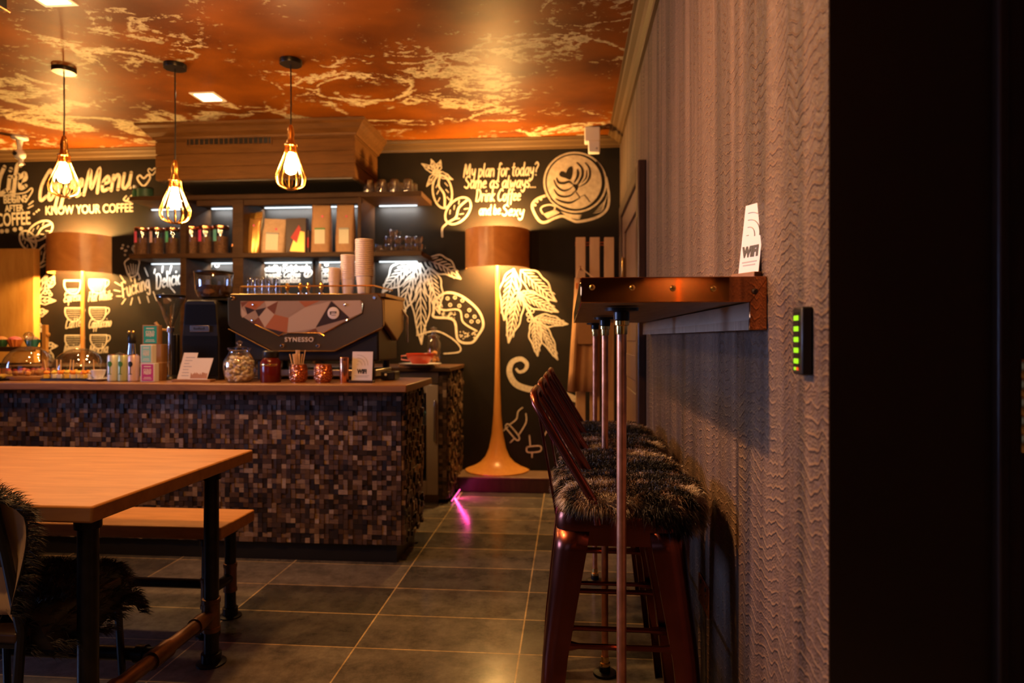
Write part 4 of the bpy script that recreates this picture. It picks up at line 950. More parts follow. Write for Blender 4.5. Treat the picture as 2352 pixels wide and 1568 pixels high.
# nested paper cups, every cup its own object
def cup_stack(px, Y, n, pitch, r, h, which):
    first = None
    for i in range(n):
        lab = f'paper cup in the {which} stack on the machine, {"lowest" if i == 0 else "topmost" if i == n-1 else f"nested {i} above the lowest"}'
        loc = (PX(px, Y), Y, TZ + i*pitch)
        if first is None:
            o = MB().lathe([(r*.70, 0), (r*.74, .004), (r*.94, h-.0065), (r*1.04, h-.006), (r*1.06, h-.003), (r*1.0, h), (r*.93, h-.004), (r*.70, .008), (0, .008)], n=24, cap=False).build('paper_cup', M['cupp'], loc=loc)
            first = tag(o, lab, 'cup', f'paper cups in the {which} stack')
        else:
            c = first.copy(); C.objects.link(c); c.location = loc; c['label'] = lab
cup_stack(768, 3.84, 8, .0105, .034, .085, 'shortest left-hand')
cup_stack(799, 3.86, 14, .0105, .041, .10, 'middle')
cup_stack(837, 3.84, 20, .0110, .052, .115, 'tallest right-hand')

# ================================================================ GRINDERS
Y = 3.66; k = K(458, Y)
t = thing('coffee_grinder', 'black ribbed coffee grinder with a bean hopper left of the machine', 'grinder', (PX(458, Y), Y, CT))
hb = PZ(458, 688, Y)-CT; w_ = 46*k
MB().prism([(-w_*.98, 0), (w_*.98, 0), (w_*.98, hb*.5), (w_*.82, hb*.96), (w_*.72, hb), (-w_*.72, hb), (-w_*.84, hb*.96), (-w_*1.0, hb*.5)], .012, .26, 'y').build('body', M['black'], t, bevel=.008)
rb = MB(); 
for z0_, z1_, nn in ((hb*.06, hb*.56, 26), (hb*.70, hb*.95, 14)):
    for i in range(nn):
        z = z0_+(z1_-z0_)*i/nn; u = w_*(.9 if z < hb*.5 else .9-.12*(z/hb-.5)/.5); rb.box(-u, u, .004, .0125, z, z+(z1_-z0_)/nn*.55)
rb.build('rib_cover', M['blackm'], t)
np_ = MB().box(-w_*.5, w_*.5, .001, .0115, hb*.60, hb*.68).build('name_plate', M['steel'], t, bevel=.002)
pb = MB()
for q in range(7): pb.box(-w_*.30+q*w_*.085, -w_*.30+q*w_*.085+w_*.055, .0002, .002, hb*.628, hb*(.648 if q % 3 else .656))
pb.build('plate_lettering', M['ink'], np_)
hx = PX(489, Y+.12)-PX(458, Y); hz0 = hb; hh = PZ(489, 622, Y+.12)-CT-hb; rr = 42*K(489, Y+.12)
MB().lathe([(rr*.45, .0), (rr*.8, hh*.12), (rr*.95, hh*.35), (rr, hh*.9), (rr*.98, hh*.92)], (hx, .13, hz0), 28, cap=False).build('hopper', M['glass'], t)
MB().lathe([(rr*.42, .004), (rr*.76, hh*.13), (rr*.92, hh*.36), (rr*.93, hh*.5), (0, hh*.54)], (hx, .13, hz0), 24).build('coffee_beans', mat('bean_fill', (.055, .024, .012), .35, noise=.6, nscale=110, bump=.8), t)
MB().lathe([(rr*1.0, hh*.90), (rr*1.02, hh*.92), (rr*1.02, hh*.97), (rr*.7, hh*1.0), (0, hh)], (hx, .13, hz0), 28).build('hopper_lid', M['black'], t)
MB().lathe([(w_*.85, hb), (w_*.7, hb+.012), (0, hb+.014)], (w_*.35, .13, 0), 24).build('hopper_collar', M['blackm'], t)
Y = 3.72; k = K(392, Y)
t = thing('small_grinder', 'chrome-stemmed grinder with an empty clear cone hopper, left of the black grinder', 'grinder', (PX(392, Y), Y, CT))
hc = PZ(392, 752, Y)-CT; htop = PZ(392, 682, Y)-CT
MB().lathe([(.016, hc), (.02, hc+.01), (.035, hc+.05), (.055, hc+.12), (30*k, htop-.01), (30*k, htop)], n=28, cap=False).build('cone_hopper', M['glass'], t)
MB().lathe([(30.5*k, htop-.002), (31.5*k, htop+.002), (31.5*k, htop+.010), (28*k, htop+.012), (0, htop+.012)], n=28).build('hopper_lid', M['blackm'], t)
MB().lathe([(.014, .02), (.014, hc-.03), (.022, hc-.025), (.022, hc), (.016, hc+.006)], n=20).build('stem', M['chrome'], t)
MB().lathe([(.055, 0), (.06, .004), (.055, .018), (.02, .026)], n=24).build('base', M['black'], t)
MB().tube([(-.014, 0, hc-.016), (-.05, -.02, hc-.01), (-.075, -.03, hc+.03)], [.006, .008, .009], 8).build('grip', M['sticks'], t)
MB().box(-.012, .028, .02, .05, .02, hc-.04).build('motor_column', M['black'], t, bevel=.005)
# ================================================================ THINGS ON THE COUNTER FRONT
random.seed(9)
FY = 3.53
def cz(px, py, Y=FY): return PZ(px, py, Y) - CT
def at(px, Y=FY): return (PX(px, Y), Y, CT)
def wifi_card(label, loc, rz, wd, ht, lean, base_d):
    t = thing('wifi_sign', label, 'sign', loc, rz, 'WIFI signs in wooden blocks')
    MB().box(-wd*.58, wd*.58, -base_d/2, base_d/2, 0, ht*.085).build('wooden_block', M['darkwood'] if rz == 0 else M['top'], t, bevel=.002)
    c, s = math.cos(lean), math.sin(lean)
    card = MB().box(-wd/2, wd/2, -.0015, .0015, 0, ht).build('card', M['paperw'], t, (0, 0, ht*.085), (-lean, 0, 0))
    MB().box(-wd/2, wd/2, .002, .0075, 0, ht*.985).build('backing_board', M['black'], t, (0, 0, ht*.085), (-lean, 0, 0))
    text_mesh('WIFI', ht*.20, 'ink', 'lettering', card, .0002, loc=(0, -.0022, ht*.24), sx=.82, bold=.002 if ht > .1 else .001)
    ar = MB()
    for q in (.10, .17, .24):
        pts = [(-wd*.22+ht*q*1.5*math.cos(R(a)), -.0024, ht*.52+ht*q*1.5*math.sin(R(a))) for a in range(0, 100, 8)]
        ar.tube(pts, ht*.006, 6)
    ar.tube([(-wd*.28, -.0024, ht*.55), (-wd*.18, -.0024, ht*.55)], ht*.005, 6)
    ar.build('wifi_symbol', M['greyink'], card)
    ln = MB()
    for z, l in ((.15, .36), (.105, .30)): ln.box(-wd*l, wd*l, -.0022, -.0014, ht*z, ht*(z+.018))
    ln.build('small_print', M['greyink'], card)
    return t
k = K(829, FY)
wifi_card('WIFI sign standing on the bar counter beside the copper tin', (PX(831, FY), FY, CT), 0, 48*k, 66*k, .12, .05)
# leaflet holder
t = thing('leaflet_holder', 'wooden block holding two pale leaflets in front of the black grinder', 'leaflet holder', at(447)); k = K(447, FY)
MB().box(-48*k, 44*k, -.03, .03, 0, .014).build('wooden_block', M['top'], t, bevel=.002)
l1 = MB().prism([(-44*k, 0), (-8*k, 0), (2*k, 62*k), (-32*k, 62*k)], -.001, .001, 'y').build('tall_leaflet', M['cream'], t, (0, .006, .012), (-.15, 0, 0))
l2 = MB().prism([(-18*k, 0), (28*k, 0), (40*k, 50*k), (-6*k, 50*k)], -.001, .001, 'y').build('short_leaflet', M['cream'], t, (4*k, -.012, .012), (-.15, 0, 0))
b = MB()
for i in range(7): b.box(-34*k+i*1.2*k, -34*k+(12+random.random()*12)*k+i*1.2*k, -.0016, -.0009, (8+i*7)*k, (9.6+i*7)*k)
b.build('small_print', M['greyink'], l1)
b = MB()
for i in range(9): x = (-10+i*4.4)*k; b.prism([(x-2*k, 3*k), (x+2.5*k, 3*k), (x+3*k, (10+random.random()*8)*k), (x-1*k, (13+random.random()*6)*k)], -.0017, -.0009, 'y')
b.build('picture_print', M['kraft'], l2)
# marshmallow jar
t = thing('marshmallow_jar', 'round glass jar full of cream marshmallows', 'jar', at(550)); k = K(550, FY); r = 36*k
MB().lathe(lathe_pts([(r*.62, 0), (r*.85, 8*k), (r, 30*k), (r*.93, 50*k), (r*.66, 66*k), (r*.64, 72*k)], 4), n=28, cap=False).build('body', M['glass'], t)
mm = MB()
for i in range(260):
    a = random.uniform(0, 6.283); z = random.uniform(4, 58)*k; rm = r*(.80 if 12*k < z < 48*k else .62)*math.sqrt(random.uniform(.25, 1)); mm.ball((rm*math.cos(a), rm*math.sin(a), z), 4.3*k, 8, 6, (1, 1, .8), .06)
mo = mm.build('marshmallows', M['marsh'], t); mo['kind'] = 'stuff'
MB().lathe([(r*.66, 72*k), (r*.72, 74*k), (r*.72, 79*k), (r*.2, 82*k), (r*.1, 84*k), (r*.2, 88*k), (r*.22, 92*k), (0, 96*k)], n=24).build('lid', M['glass'], t)
# dark red preserve jar
t = thing('preserve_jar', 'dark red preserve jar with a black lid', 'jar', at(622)); k = K(622, FY)
MB().lathe([(22*k, 0), (23*k, 2*k), (23*k, 46*k), (18*k, 54*k), (16*k, 57*k)], n=24).build('body', M['jam'], t)
MB().lathe([(17.5*k, 57*k), (18*k, 58*k), (18*k, 70*k), (16*k, 72*k), (0, 72*k)], n=24).build('lid', M['black'], t)
MB().lathe([(23.2*k, 38*k), (23.4*k, 38.5*k), (23.4*k, 42*k), (23.2*k, 42.5*k)], n=24, a0=200, a1=330, cap=False).build('gold_lettering_band', M['brass'], t)
# hammered copper cups
def copper_cup(t, k, r=19):
    prof = lathe_pts([(r*.72, 0), (r*.98, 8), (r*1.06, 20), (r*.98, 34), (r*.9, 40)], 4); n = 26; v = []
    for j, (q, z) in enumerate(prof):
        for i in range(n):
            a = 2*math.pi*(i+.5*(j % 2))/n; d = 1 + (.035 if (i+j) % 2 else -.02); v.append((q*k*d*math.cos(a), q*k*d*math.sin(a), z*k))
    f = [(j*n+i, j*n+(i+1) % n, (j+1)*n+(i+1) % n, (j+1)*n+i) for j in range(len(prof)-1) for i in range(n)] + [tuple(range(n-1, -1, -1))]
    MB().add(v, f).build('bowl', M['hammer'], t, smooth=40)
    MB().lathe([(r*.86*k, 38.5*k), (r*.92*k, 40.5*k), (r*.92*k, 41.5*k), (r*.84*k, 40.5*k)], n=26).build('rim', M['copper'], t)
k = K(685, FY)
t = thing('copper_cup', 'hammered copper cup holding wooden stirrers', 'cup', at(685), 0, 'hammered copper cups'); copper_cup(t, k, 20)
random.seed(2)
g = 'wooden stirrers in the copper cup'
for i in range(22):
    a = random.uniform(0, 6.28); q = random.uniform(.1, .9); px0 = PX(685, FY)
    x0_, y0_ = px0+6*k*math.cos(a)*q, FY+6*k*math.sin(a)*q; x1_, y1_ = px0+19*k*math.cos(a)*q, FY+15*k*math.sin(a)*q
    tl = (62 if i % 5 else 71)*k
    o = MB().tube([(0, 0, 0), ((x1_-x0_)*1.25, (y1_-y0_)*1.25, tl)], .0026, 6).build('stirrer', M['sticks'], loc=(x0_, y0_, CT+3*k))
    tag(o, 'pale wooden stirrer bundled in the copper cup', 'stirrer', g)
t = thing('copper_cup', 'empty hammered copper cup between the stirrers and the copper tin', 'cup', at(742), 0, 'hammered copper cups'); copper_cup(t, k, 20)
t = thing('copper_tin', 'plain tall copper tin beside the counter WIFI sign', 'tin', at(791)); k = K(791, FY)
MB().lathe([(10*k, 0), (10.5*k, 1*k), (10.5*k, 50*k), (10*k, 51*k)], n=22).build('body', M['copper'], t); MB().lathe([(10.8*k, 50*k), (10.8*k, 57*k), (10*k, 58*k), (0, 58*k)], n=22).build('lid', M['copper'], t)
# drink cans
for i, (px, m, lm, nm) in enumerate(((260, 'canw', 'lawn', 'pale green-white drink can with a tree, leftmost of the three'), (284, 'cang', 'lawn', 'yellow-green drink can with a tree, middle of the three'), (307, 'canp', 'ink', 'pale pink drink can with a dark tree, rightmost of the three'))):
    k = K(px, FY); t = thing('drink_can', nm, 'can', at(px), 0, 'drink cans on the counter')
    MB().lathe([(10*k, 0), (12*k, 2*k), (12.2*k, 4*k), (12.2*k, 56*k), (10.5*k, 60*k)], n=24).build('body', M[m], t)
    MB().lathe([(10.6*k, 60*k), (11*k, 61*k), (10.6*k, 62*k), (9.6*k, 60.8*k), (0, 60.8*k)], n=24).build('lid', M['chrome'], t)
    tr = MB()
    sf = lambda q, an: (12.7*k*math.sin(.45*q*math.cos(an)), -12.7*k*math.cos(.45*q*math.cos(an)), (40+6.5*q*math.sin(an))*k)
    v = [sf(0, 0)] + [sf(q, R(24*g)) for q in (.5, 1) for g in range(15)]
    tr.add(v, [(0, 1+g, 1+(g+1) % 15) for g in range(15)] + [(1+g, 16+g, 16+(g+1) % 15, 1+(g+1) % 15) for g in range(15)])
    tr.box(-.9*k, .9*k, -12.9*k, -12.2*k, 18*k, 36*k).box(-4*k, 4*k, -12.4*k, -11.7*k, 16.5*k, 18*k)
    tr.build('tree_print', M[lm], t)
# cold brew cartons
def carton(label, px, base_py, wpx, hpx, Y, col, z=None):
    k = K(px, Y); w_ = wpx*k/2; h = hpx*k
    t = thing('cold_brew_carton', label, 'carton', (PX(px, Y), Y, CT if z is None else z), 0, 'cold brew cartons stacked by the cans')
    MB().box(-w_, w_, -.02, .02, 0, h).build('box', M['cardboard'] if col == 'teal' else M['paperw'], t, bevel=.002)
    p = MB().box(-w_*.82, w_*.82, -.0212, -.0195, h*.05, h*.95).build('front_print', M[col], t)
    for i, (s, zz) in enumerate((('COLD', .56), ('BREW', .40))): text_mesh(s, h*.20, 'cream', 'lettering', p, .0003, loc=(0, -.0216, h*zz), bold=.0008, sx=min(1, w_/h*2.0))
    MB().box(-w_*.5, w_*.5, -.0215, -.021, h*.80, h*.85).box(-w_*.6, w_*.6, -.0215, -.021, h*.14, h*.17).box(-w_*.5, w_*.5, -.0215, -.021, h*.22, h*.25).build('small_print', M['cream'], p)
    return t
Yb = 3.57; k = K(350, Yb)
st = thing('carton_stack_box', 'plain brown cardboard box behind the cold brew cartons', 'box', (PX(362, 3.64), 3.64, CT)); MB().box(-16*k, 16*k, -.028, .03, 0, 84*k).build('carton', M['cardboard'], st, bevel=.002); MB().box(-16.2*k, 16.2*k, -.0285, .0305, 40*k, 43*k).build('tape', M['kraftl'], st)
carton('magenta-fronted cold brew carton lowest in the stack', 344, 880, 34, 42, 3.53, 'magenta')
carton('pale teal cold brew carton resting on the magenta one', 341, 838, 28, 42, 3.535, 'paleteal', CT+42*k)
carton('bright green cold brew carton on top of the plain brown box', 350, 795, 38, 44, 3.635, 'teal', CT+84*k)
# white cup on saucer
def cup_saucer(label, px, Y, m, r, h, z, sl):
    t = thing('cup', label, 'cup', (PX(px, Y), Y, z+.013)); k = 1
    MB().lathe([(r*.55, 0), (r*.6, .004), (r*.9, h*.55), (r, h), (r*.95, h), (r*.85, h*.55), (r*.5, .008), (0, .008)], n=28, cap=False).build('bowl', M[m], t)
    MB().tube([(-r*.93, 0, h*.8), (-r*1.35, 0, h*.75), (-r*1.35, 0, h*.4), (-r*.8, 0, h*.3)], .005, 8).build('handle', M[m], t)
    tag(MB().lathe([(r*.6, 0), (r*.7, .003), (r*1.45, .012), (r*1.5, .015), (r*1.4, .016), (r*.7, .009), (0, .009)], n=32, cap=False).build('saucer', M['porcelain'], loc=(PX(px, Y), Y, z)), sl, 'saucer')
cup_saucer('white coffee cup beside the drink cans', 226, 3.55, 'porcelain', .038, .05, CT, 'white saucer under the white cup by the cans')
cup_saucer('wide glossy red cup on the back counter', 965, 4.86, 'terracotta', .105, .075, BT+.012, 'broad pale saucer under the red cup')
tag(MB().lathe([(.13, 0), (.135, .002), (.135, .011), (.13, .012), (0, .012)], n=30).build('round_board', M['top'], loc=(PX(965, 4.86)-.03, 4.88, BT)), 'round wooden board under the red cup', 'board')
t = thing('glass_canister', 'clear glass canister with a knob behind the red cup', 'jar', (PX(996, 5.12), 5.12, BT)); k = K(996, 5.12)
MB().lathe([(15*k, 0), (16*k, 2*k), (16*k, 52*k), (12*k, 60*k), (12*k, 64*k)], n=24, cap=False).build('body', M['glass'], t); MB().lathe([(13*k, 64*k), (14*k, 68*k), (6*k, 72*k), (5*k, 80*k), (8*k, 86*k), (0, 90*k)], n=20).build('lid', M['glass'], t)
cc = MB()
for i in range(40): a = random.uniform(0, 6.28); q = random.uniform(0, 12)*k; cc.ball((q*math.cos(a), q*math.sin(a), random.uniform(4, 34)*k), 3*k, 7, 5)
cc.build('biscuits', M['pastry'], t)['kind'] = 'stuff'
# chrome shaker
t = thing('cocktail_shaker', 'tall chrome shaker with black knob behind the cans', 'shaker', at(303, 3.80)); k = K(303, 3.8)
MB().lathe([(13*k, 0), (14*k, 2*k), (11*k, 50*k), (8*k, 76*k), (8*k, 80*k)], n=24).build('body', M['chrome'], t); MB().lathe([(8.5*k, 80*k), (9*k, 84*k), (9*k, 96*k), (6*k, 102*k), (0, 103*k)], n=20).build('cap', M['black'], t); MB().ball((-5*k, -3*k, 106*k), 3.6*k, 10, 7).ball((5*k, -3*k, 106*k), 3.6*k, 10, 7).build('twin_knob', M['brass'], t)
t = thing('dark_bowl', 'small upturned dark bowl behind the drink cans', 'bowl', at(275, 3.82)); k = K(275, 3.82); MB().lathe([(22*k, 0), (22*k, 26*k), (21*k, 34*k), (12*k, 54*k), (0, 60*k)], n=22).build('bowl', M['plaster'], t); MB().lathe([(22.5*k, 0), (23*k, 2*k), (22.5*k, 4*k)], n=22).build('rim', M['bronze'], t)

# ---- cakes and fruit at the left end
def dome(label, px, Y, rpx, hpx, knob, z):
    k = K(px, Y); t = thing('glass_cloche', label, 'cloche', (PX(px, Y), Y, z)); r = rpx*k; h = hpx*k
    MB().lathe([(r, 0)] + [(r*math.cos(a), h*.25+h*.75*math.sin(a)) for a in [R(q) for q in range(0, 89, 8)]] + [(.004, h)], n=36, cap=False).build('dome', M['glass'], t)
    if knob: MB().lathe([(.010, h-.004), (.010, h+12*k), (8*k, h+16*k), (11*k, h+24*k), (7*k, h+31*k), (0, h+33*k)], n=20).build('knob', M['glass'], t)
    return t
BX = PX(66, 3.62); k = K(66, 3.62)
tag(MB().lathe([(56*k, 0), (58*k, 2*k), (58*k, 8*k), (56*k, 10*k), (0, 10*k)], n=40).build('cake_board', M['top'], loc=(BX, 3.66, CT)), 'round wooden board carrying pastries under the knobbed glass dome', 'board')
dome('knobbed glass dome over the iced pastries', 66, 3.66, 52, 66, True, CT+10*k)
random.seed(21); g = 'pastries under the knobbed dome'
for i in range(13):
    a = i*2.4; q = .30*math.sqrt(i+.5)*.034*3.4; lv = 0
    t = thing('iced_pastry', f'small pastry with {["pink","red","brown"][i % 3]} icing under the knobbed dome', 'pastry', (BX+q*math.cos(a), 3.66+q*math.sin(a), CT+10*k), random.uniform(0, 3), g)
    MB().ball((0, 0, .017), .019, 10, 6, (1.1, .9, .9), .12).build('dough', M['pastry'], t)
    MB().ball((0, 0, .030), .013, 8, 5, (1.1, 1, .7), .15).build('icing', M[['pink', 'berry', 'pastry'][i % 3]], t)
SX = PX(172, 3.60); k = K(172, 3.6)
tag(MB().rbox(-66*k, 66*k, -.09, .09, 0, 5*k, .02).build('slate_board', M['slate'], loc=(SX, 3.62, CT)), 'black slate board under the fruit skewers', 'board')
random.seed(4); g = 'fruit cubes with picks on the slate board'
for i in range(16):
    x = SX + (-52 + (i % 8)*14.6 + random.uniform(-3, 3))*k; y = 3.56 + (i//8)*.07 + random.uniform(-.01, .01)
    t = thing('fruit_skewer', f'{["orange","yellow"][i % 2]} fruit cube, {"wooden pick" if i % 2 == 0 else "pale garnish"} on the slate board, {"front" if i < 8 else "back"} row', 'fruit', (x, y, CT+5*k), random.uniform(0, 1.5), g)
    MB().rbox(-.014, .014, -.014, .014, 0, .024, .004).build('cheese_cube', M['cream'] if i % 3 else M['fruity'], t, bevel=.003)
    MB().ball((0, 0, .033), .016, 9, 6, (1.1, 1.1, .75), .1).build('fruit_piece', M['fruit'] if i % 2 == 0 or i > 8 else M['fruity'], t)
    if i % 2 == 0: MB().tube([(0, 0, .03), (random.uniform(-.012, .012), 0, .105)], .0032, 6).build('pick', M['sticks'], t)
    else: MB().ball((.01, .004, .044), .008, 7, 5, (1, 1, .5), .2).build('garnish', M['lawn'] if i % 4 == 1 else M['fruity'], t)
dome('plain glass dome behind the fruit skewers', 183, 3.82, 55, 68, False, CT)
t = thing('pastry_plate', 'dark plate of yellow pastries cut by the left edge', 'plate', at(-2, 3.56)); k = K(0, 3.56)
MB().lathe([(30*k, 0), (44*k, 3*k), (46*k, 5*k), (30*k, 4*k), (0, 4*k)], n=30, cap=False).build('plate', M['slate'], t)
g = 'pastries on the dark plate'; random.seed(8)
for i in range(8):
    a = i*2.4; q = 9*k*math.sqrt(i+.3)
    o = MB().ball((0, 0, .014), .016, 9, 6, (1.4, .9, .8), .14).build('yellow_pastry', M['fruity'] if i % 2 else M['pastry'], loc=(PX(-2, 3.56)+q*math.cos(a), 3.56+q*math.sin(a), CT+4*k), rot=(0, 0, random.uniform(0, 3)))
    tag(o, 'small golden pastry piled on the dark plate at the left edge', 'pastry', g)
# cake rack at the back left
Y = 4.0; k = K(60, Y)
rx1 = PX(109, Y); t = thing('cake_rack', 'honey wood cake rack with a dark shelf at the left edge', 'rack', (rx1, Y, BT if False else CT))
RZ = PZ(60, 796, Y)-CT
MB().box(-.03, 0, -.012, .012, 0, PZ(100, 746, Y)-CT).build('upright', M['orangew'], t, bevel=.003); MB().box(-.5, -.47, -.012, .012, 0, PZ(100, 746, Y)-CT).build('upright', M['orangew'], t, bevel=.003)
MB().box(-.47, -.03, -.06, .06, RZ-.02, RZ).build('shelf_board', M['shelfw'], t, bevel=.003); MB().box(-.47, -.03, -.07, -.058, RZ-.03, RZ-.004).build('front_lip', M['shelfw'], t)
MB().lathe([(.012, 0), (.014, .008), (0, .014)], (0, 0, PZ(100, 768, Y)-CT), 12, ax='x').build('peg', M['orangew'], t)
for px, m, nm in ((4, 'greenp', 'cupcake in dark green paper at the left edge of the rack'), (36, 'orangep', 'cupcake in orange paper in the middle of the rack'), (76, 'tealp', 'cupcake in teal paper nearest the rack upright')):
    t = thing('cupcake', nm, 'cupcake', (PX(px, Y), Y-.005, CT+RZ), 0, 'cupcakes on the rack'); v = []; n = 24
    for q, z in ((.026, 0), (.044, .046)):
        for i in range(n): a = 2*math.pi*i/n; d = 1 + (.06 if i % 2 else -.06); v.append((q*d*math.cos(a), q*d*math.sin(a), z))
    MB().add(v, [(i, (i+1) % n, n+(i+1) % n, n+i) for i in range(n)] + [tuple(range(n-1, -1, -1))]).build('paper_case', M[m], t, smooth=0)
    MB().ball((0, 0, .046), .037, 14, 8, (1, 1, .55), .05).build('icing', M['pastry'] if m == 'greenp' else M['kraftl'] if m == 'tealp' else M['pink'], t)
t = thing('orange_pot', 'small terracotta-orange pot behind the pastries at the left edge', 'pot', at(6, 3.86)); MB().lathe([(.03, 0), (.036, .004), (.042, .05), (.044, .056)], n=20).build('body', M['orangep'], t); MB().lathe([(.044, .056), (.040, .064), (.012, .07), (0, .074)], n=20).build('lid', M['blackm'], t)
# honey wood panel lit by the left lamp
t = thing('wooden_display_panel', 'tall honey-coloured wooden panel against the chalk wall at the left edge', 'panel', (PX(80, 5.37), BW-.012, BT)); hz = PZ(80, 574, 5.37)-BT
MB().box(-.55, 0, -.07, 0, 0, hz).build('board', M['orangew'], t, bevel=.004); MB().box(-.56, .004, -.075, 0, hz, hz+.012).build('top_edge', M['orangew'], t, bevel=.003)
# ================================================================ WALL BAR WITH COPPER POLES
SX0, SY0, SY1, SZ0, SZ1 = .026, 1.43, 3.45, 1.2745, 1.3285
t = thing('wall_bar', 'narrow copper-edged bar shelf fixed along the textured right wall', 'bar shelf', (XW, SY0, SZ0))
lx = SX0 - XW; ln = SY1 - SY0
MB().box(lx+.003, -.002, .003, ln-.003, .003, SZ1-SZ0-.004).build('shelf_board', M['ply'], t)
MB().box(lx, -.001, -.001, ln, SZ1-SZ0-.004, SZ1-SZ0).build('top_sheet', M['coppersheet'], t, bevel=.002)
MB().box(lx, -.001, -.002, .003, 0, SZ1-SZ0).build('end_cladding', M['coppersheet'], t, bevel=.0018)
MB().box(lx-.001, lx+.003, -.001, ln, 0, SZ1-SZ0).build('edge_cladding', M['coppersheet'], t, bevel=.0018)
MB().box(-.036, -.001, .003, ln-.02, -.057, -.0005).build('ledger', M['ply'], t)
MB().box(-.0365, -.030, .003, ln-.02, -.058, -.037).build('ledger_edge', M['plyedge'], t)
MB().prism([(-.036, -.058), (-.0005, -.058), (-.0005, SZ1-SZ0-.004), (-.036, -.0005)], -.003, .003, 'y').build('ledger_cladding', M['coppersheet'], t, bevel=.0015)
for px, py in ((1360, 660), (1452, 661), (1545, 662), (1638, 663), (1733, 669)):
    MB().lathe([(.0066, 0), (.0062, .0025), (.0035, .0048), (0, .005)], (PX(px, SY0)-XW, -.002 if px < 1700 else -.003, PZ(px, py, SY0)-SZ0), 16, ax='y').build('screw', M['brass'] if px < 1700 else M['darkwood'], t)
first = None
for y, nm in ((1.652, 'nearest copper pole under the wall bar, in front of the first stool'), (2.405, 'middle copper pole under the wall bar'), (3.32, 'farthest copper pole under the wall bar')):
    if first: dup(first, (.1286, y, 0), nm); continue
    t = first = thing('bar_pole', nm, 'pole', (.1286, y, 0), 0, 'copper poles under the wall bar')
    MB().tube([(0, 0, .03), (0, 0, SZ0-.04)], .0118, 20).build('pipe', M['coppertube'], t)
    for z0, sg, nm_ in ((SZ0, -1, 'top'), (0, 1, 'foot')):
        MB().lathe([(.014, z0+sg*.066), (.0145, z0+sg*.06), (.0145, z0+sg*.045), (.0185, z0+sg*.043), (.0185, z0+sg*.033), (.015, z0+sg*.031)], n=6 if False else 20).build('brass_coupling', M['brass'], t)
        MB().lathe([(.015, z0+sg*.034), (.0195, z0+sg*.030), (.0195, z0+sg*.012), (.041, z0+sg*.009), (.042, z0+sg*.001), (0, z0+sg*.0005)], n=28).build('flange', M['iron'], t)
wifi_card('WIFI sign standing on the copper-edged wall bar', (.392, 1.50, SZ1), R(-66), .066, .155, .13, .032)

# ---- keypad and socket on the wall
t = thing('wall_keypad', 'slim black wall keypad with a column of green lit buttons', 'keypad', (XW, 1.19, 1.195))
MB().box(-.0185, 0, -.024, .024, -.058, .058).build('housing', M['black'], t, bevel=.003)
MB().box(-.0192, -.018, -.010, .016, -.050, .049).build('button_strip', M['blackm'], t)
for i in range(5): MB().box(-.0205, -.0185, -.008, .013, .035-i*.0185, .0435-i*.0185).build('lit_button', M['greenled'], t, bevel=.0008)
MB().box(-.0203, -.0185, .004, .012, -.0505, -.0455).build('status_light', M['greenled'], t); MB().box(-.0203, -.0185, -.008, 0, -.0505, -.0455).build('status_light', M['redled'], t)
t = thing('double_socket', 'copper double wall socket low behind the nearest bar stool', 'socket', (XW, 2.06, .425))
MB().box(-.007, 0, -.073, .073, -.043, .043).build('plate', M['copper'], t, bevel=.002)
for y in (-.036, .036):
    MB().box(-.0078, -.0065, y-.003, y+.003, .006, .014).build('pin_hole', M['black'], t); MB().box(-.0078, -.0065, y-.014, y-.008, -.02, -.016).build('pin_hole', M['black'], t); MB().box(-.0078, -.0065, y+.008, y+.014, -.02, -.016).build('pin_hole', M['black'], t)
    MB().box(-.010, -.0065, y-.005, y+.005, .022, .034).build('switch', M['black'], t, bevel=.001)

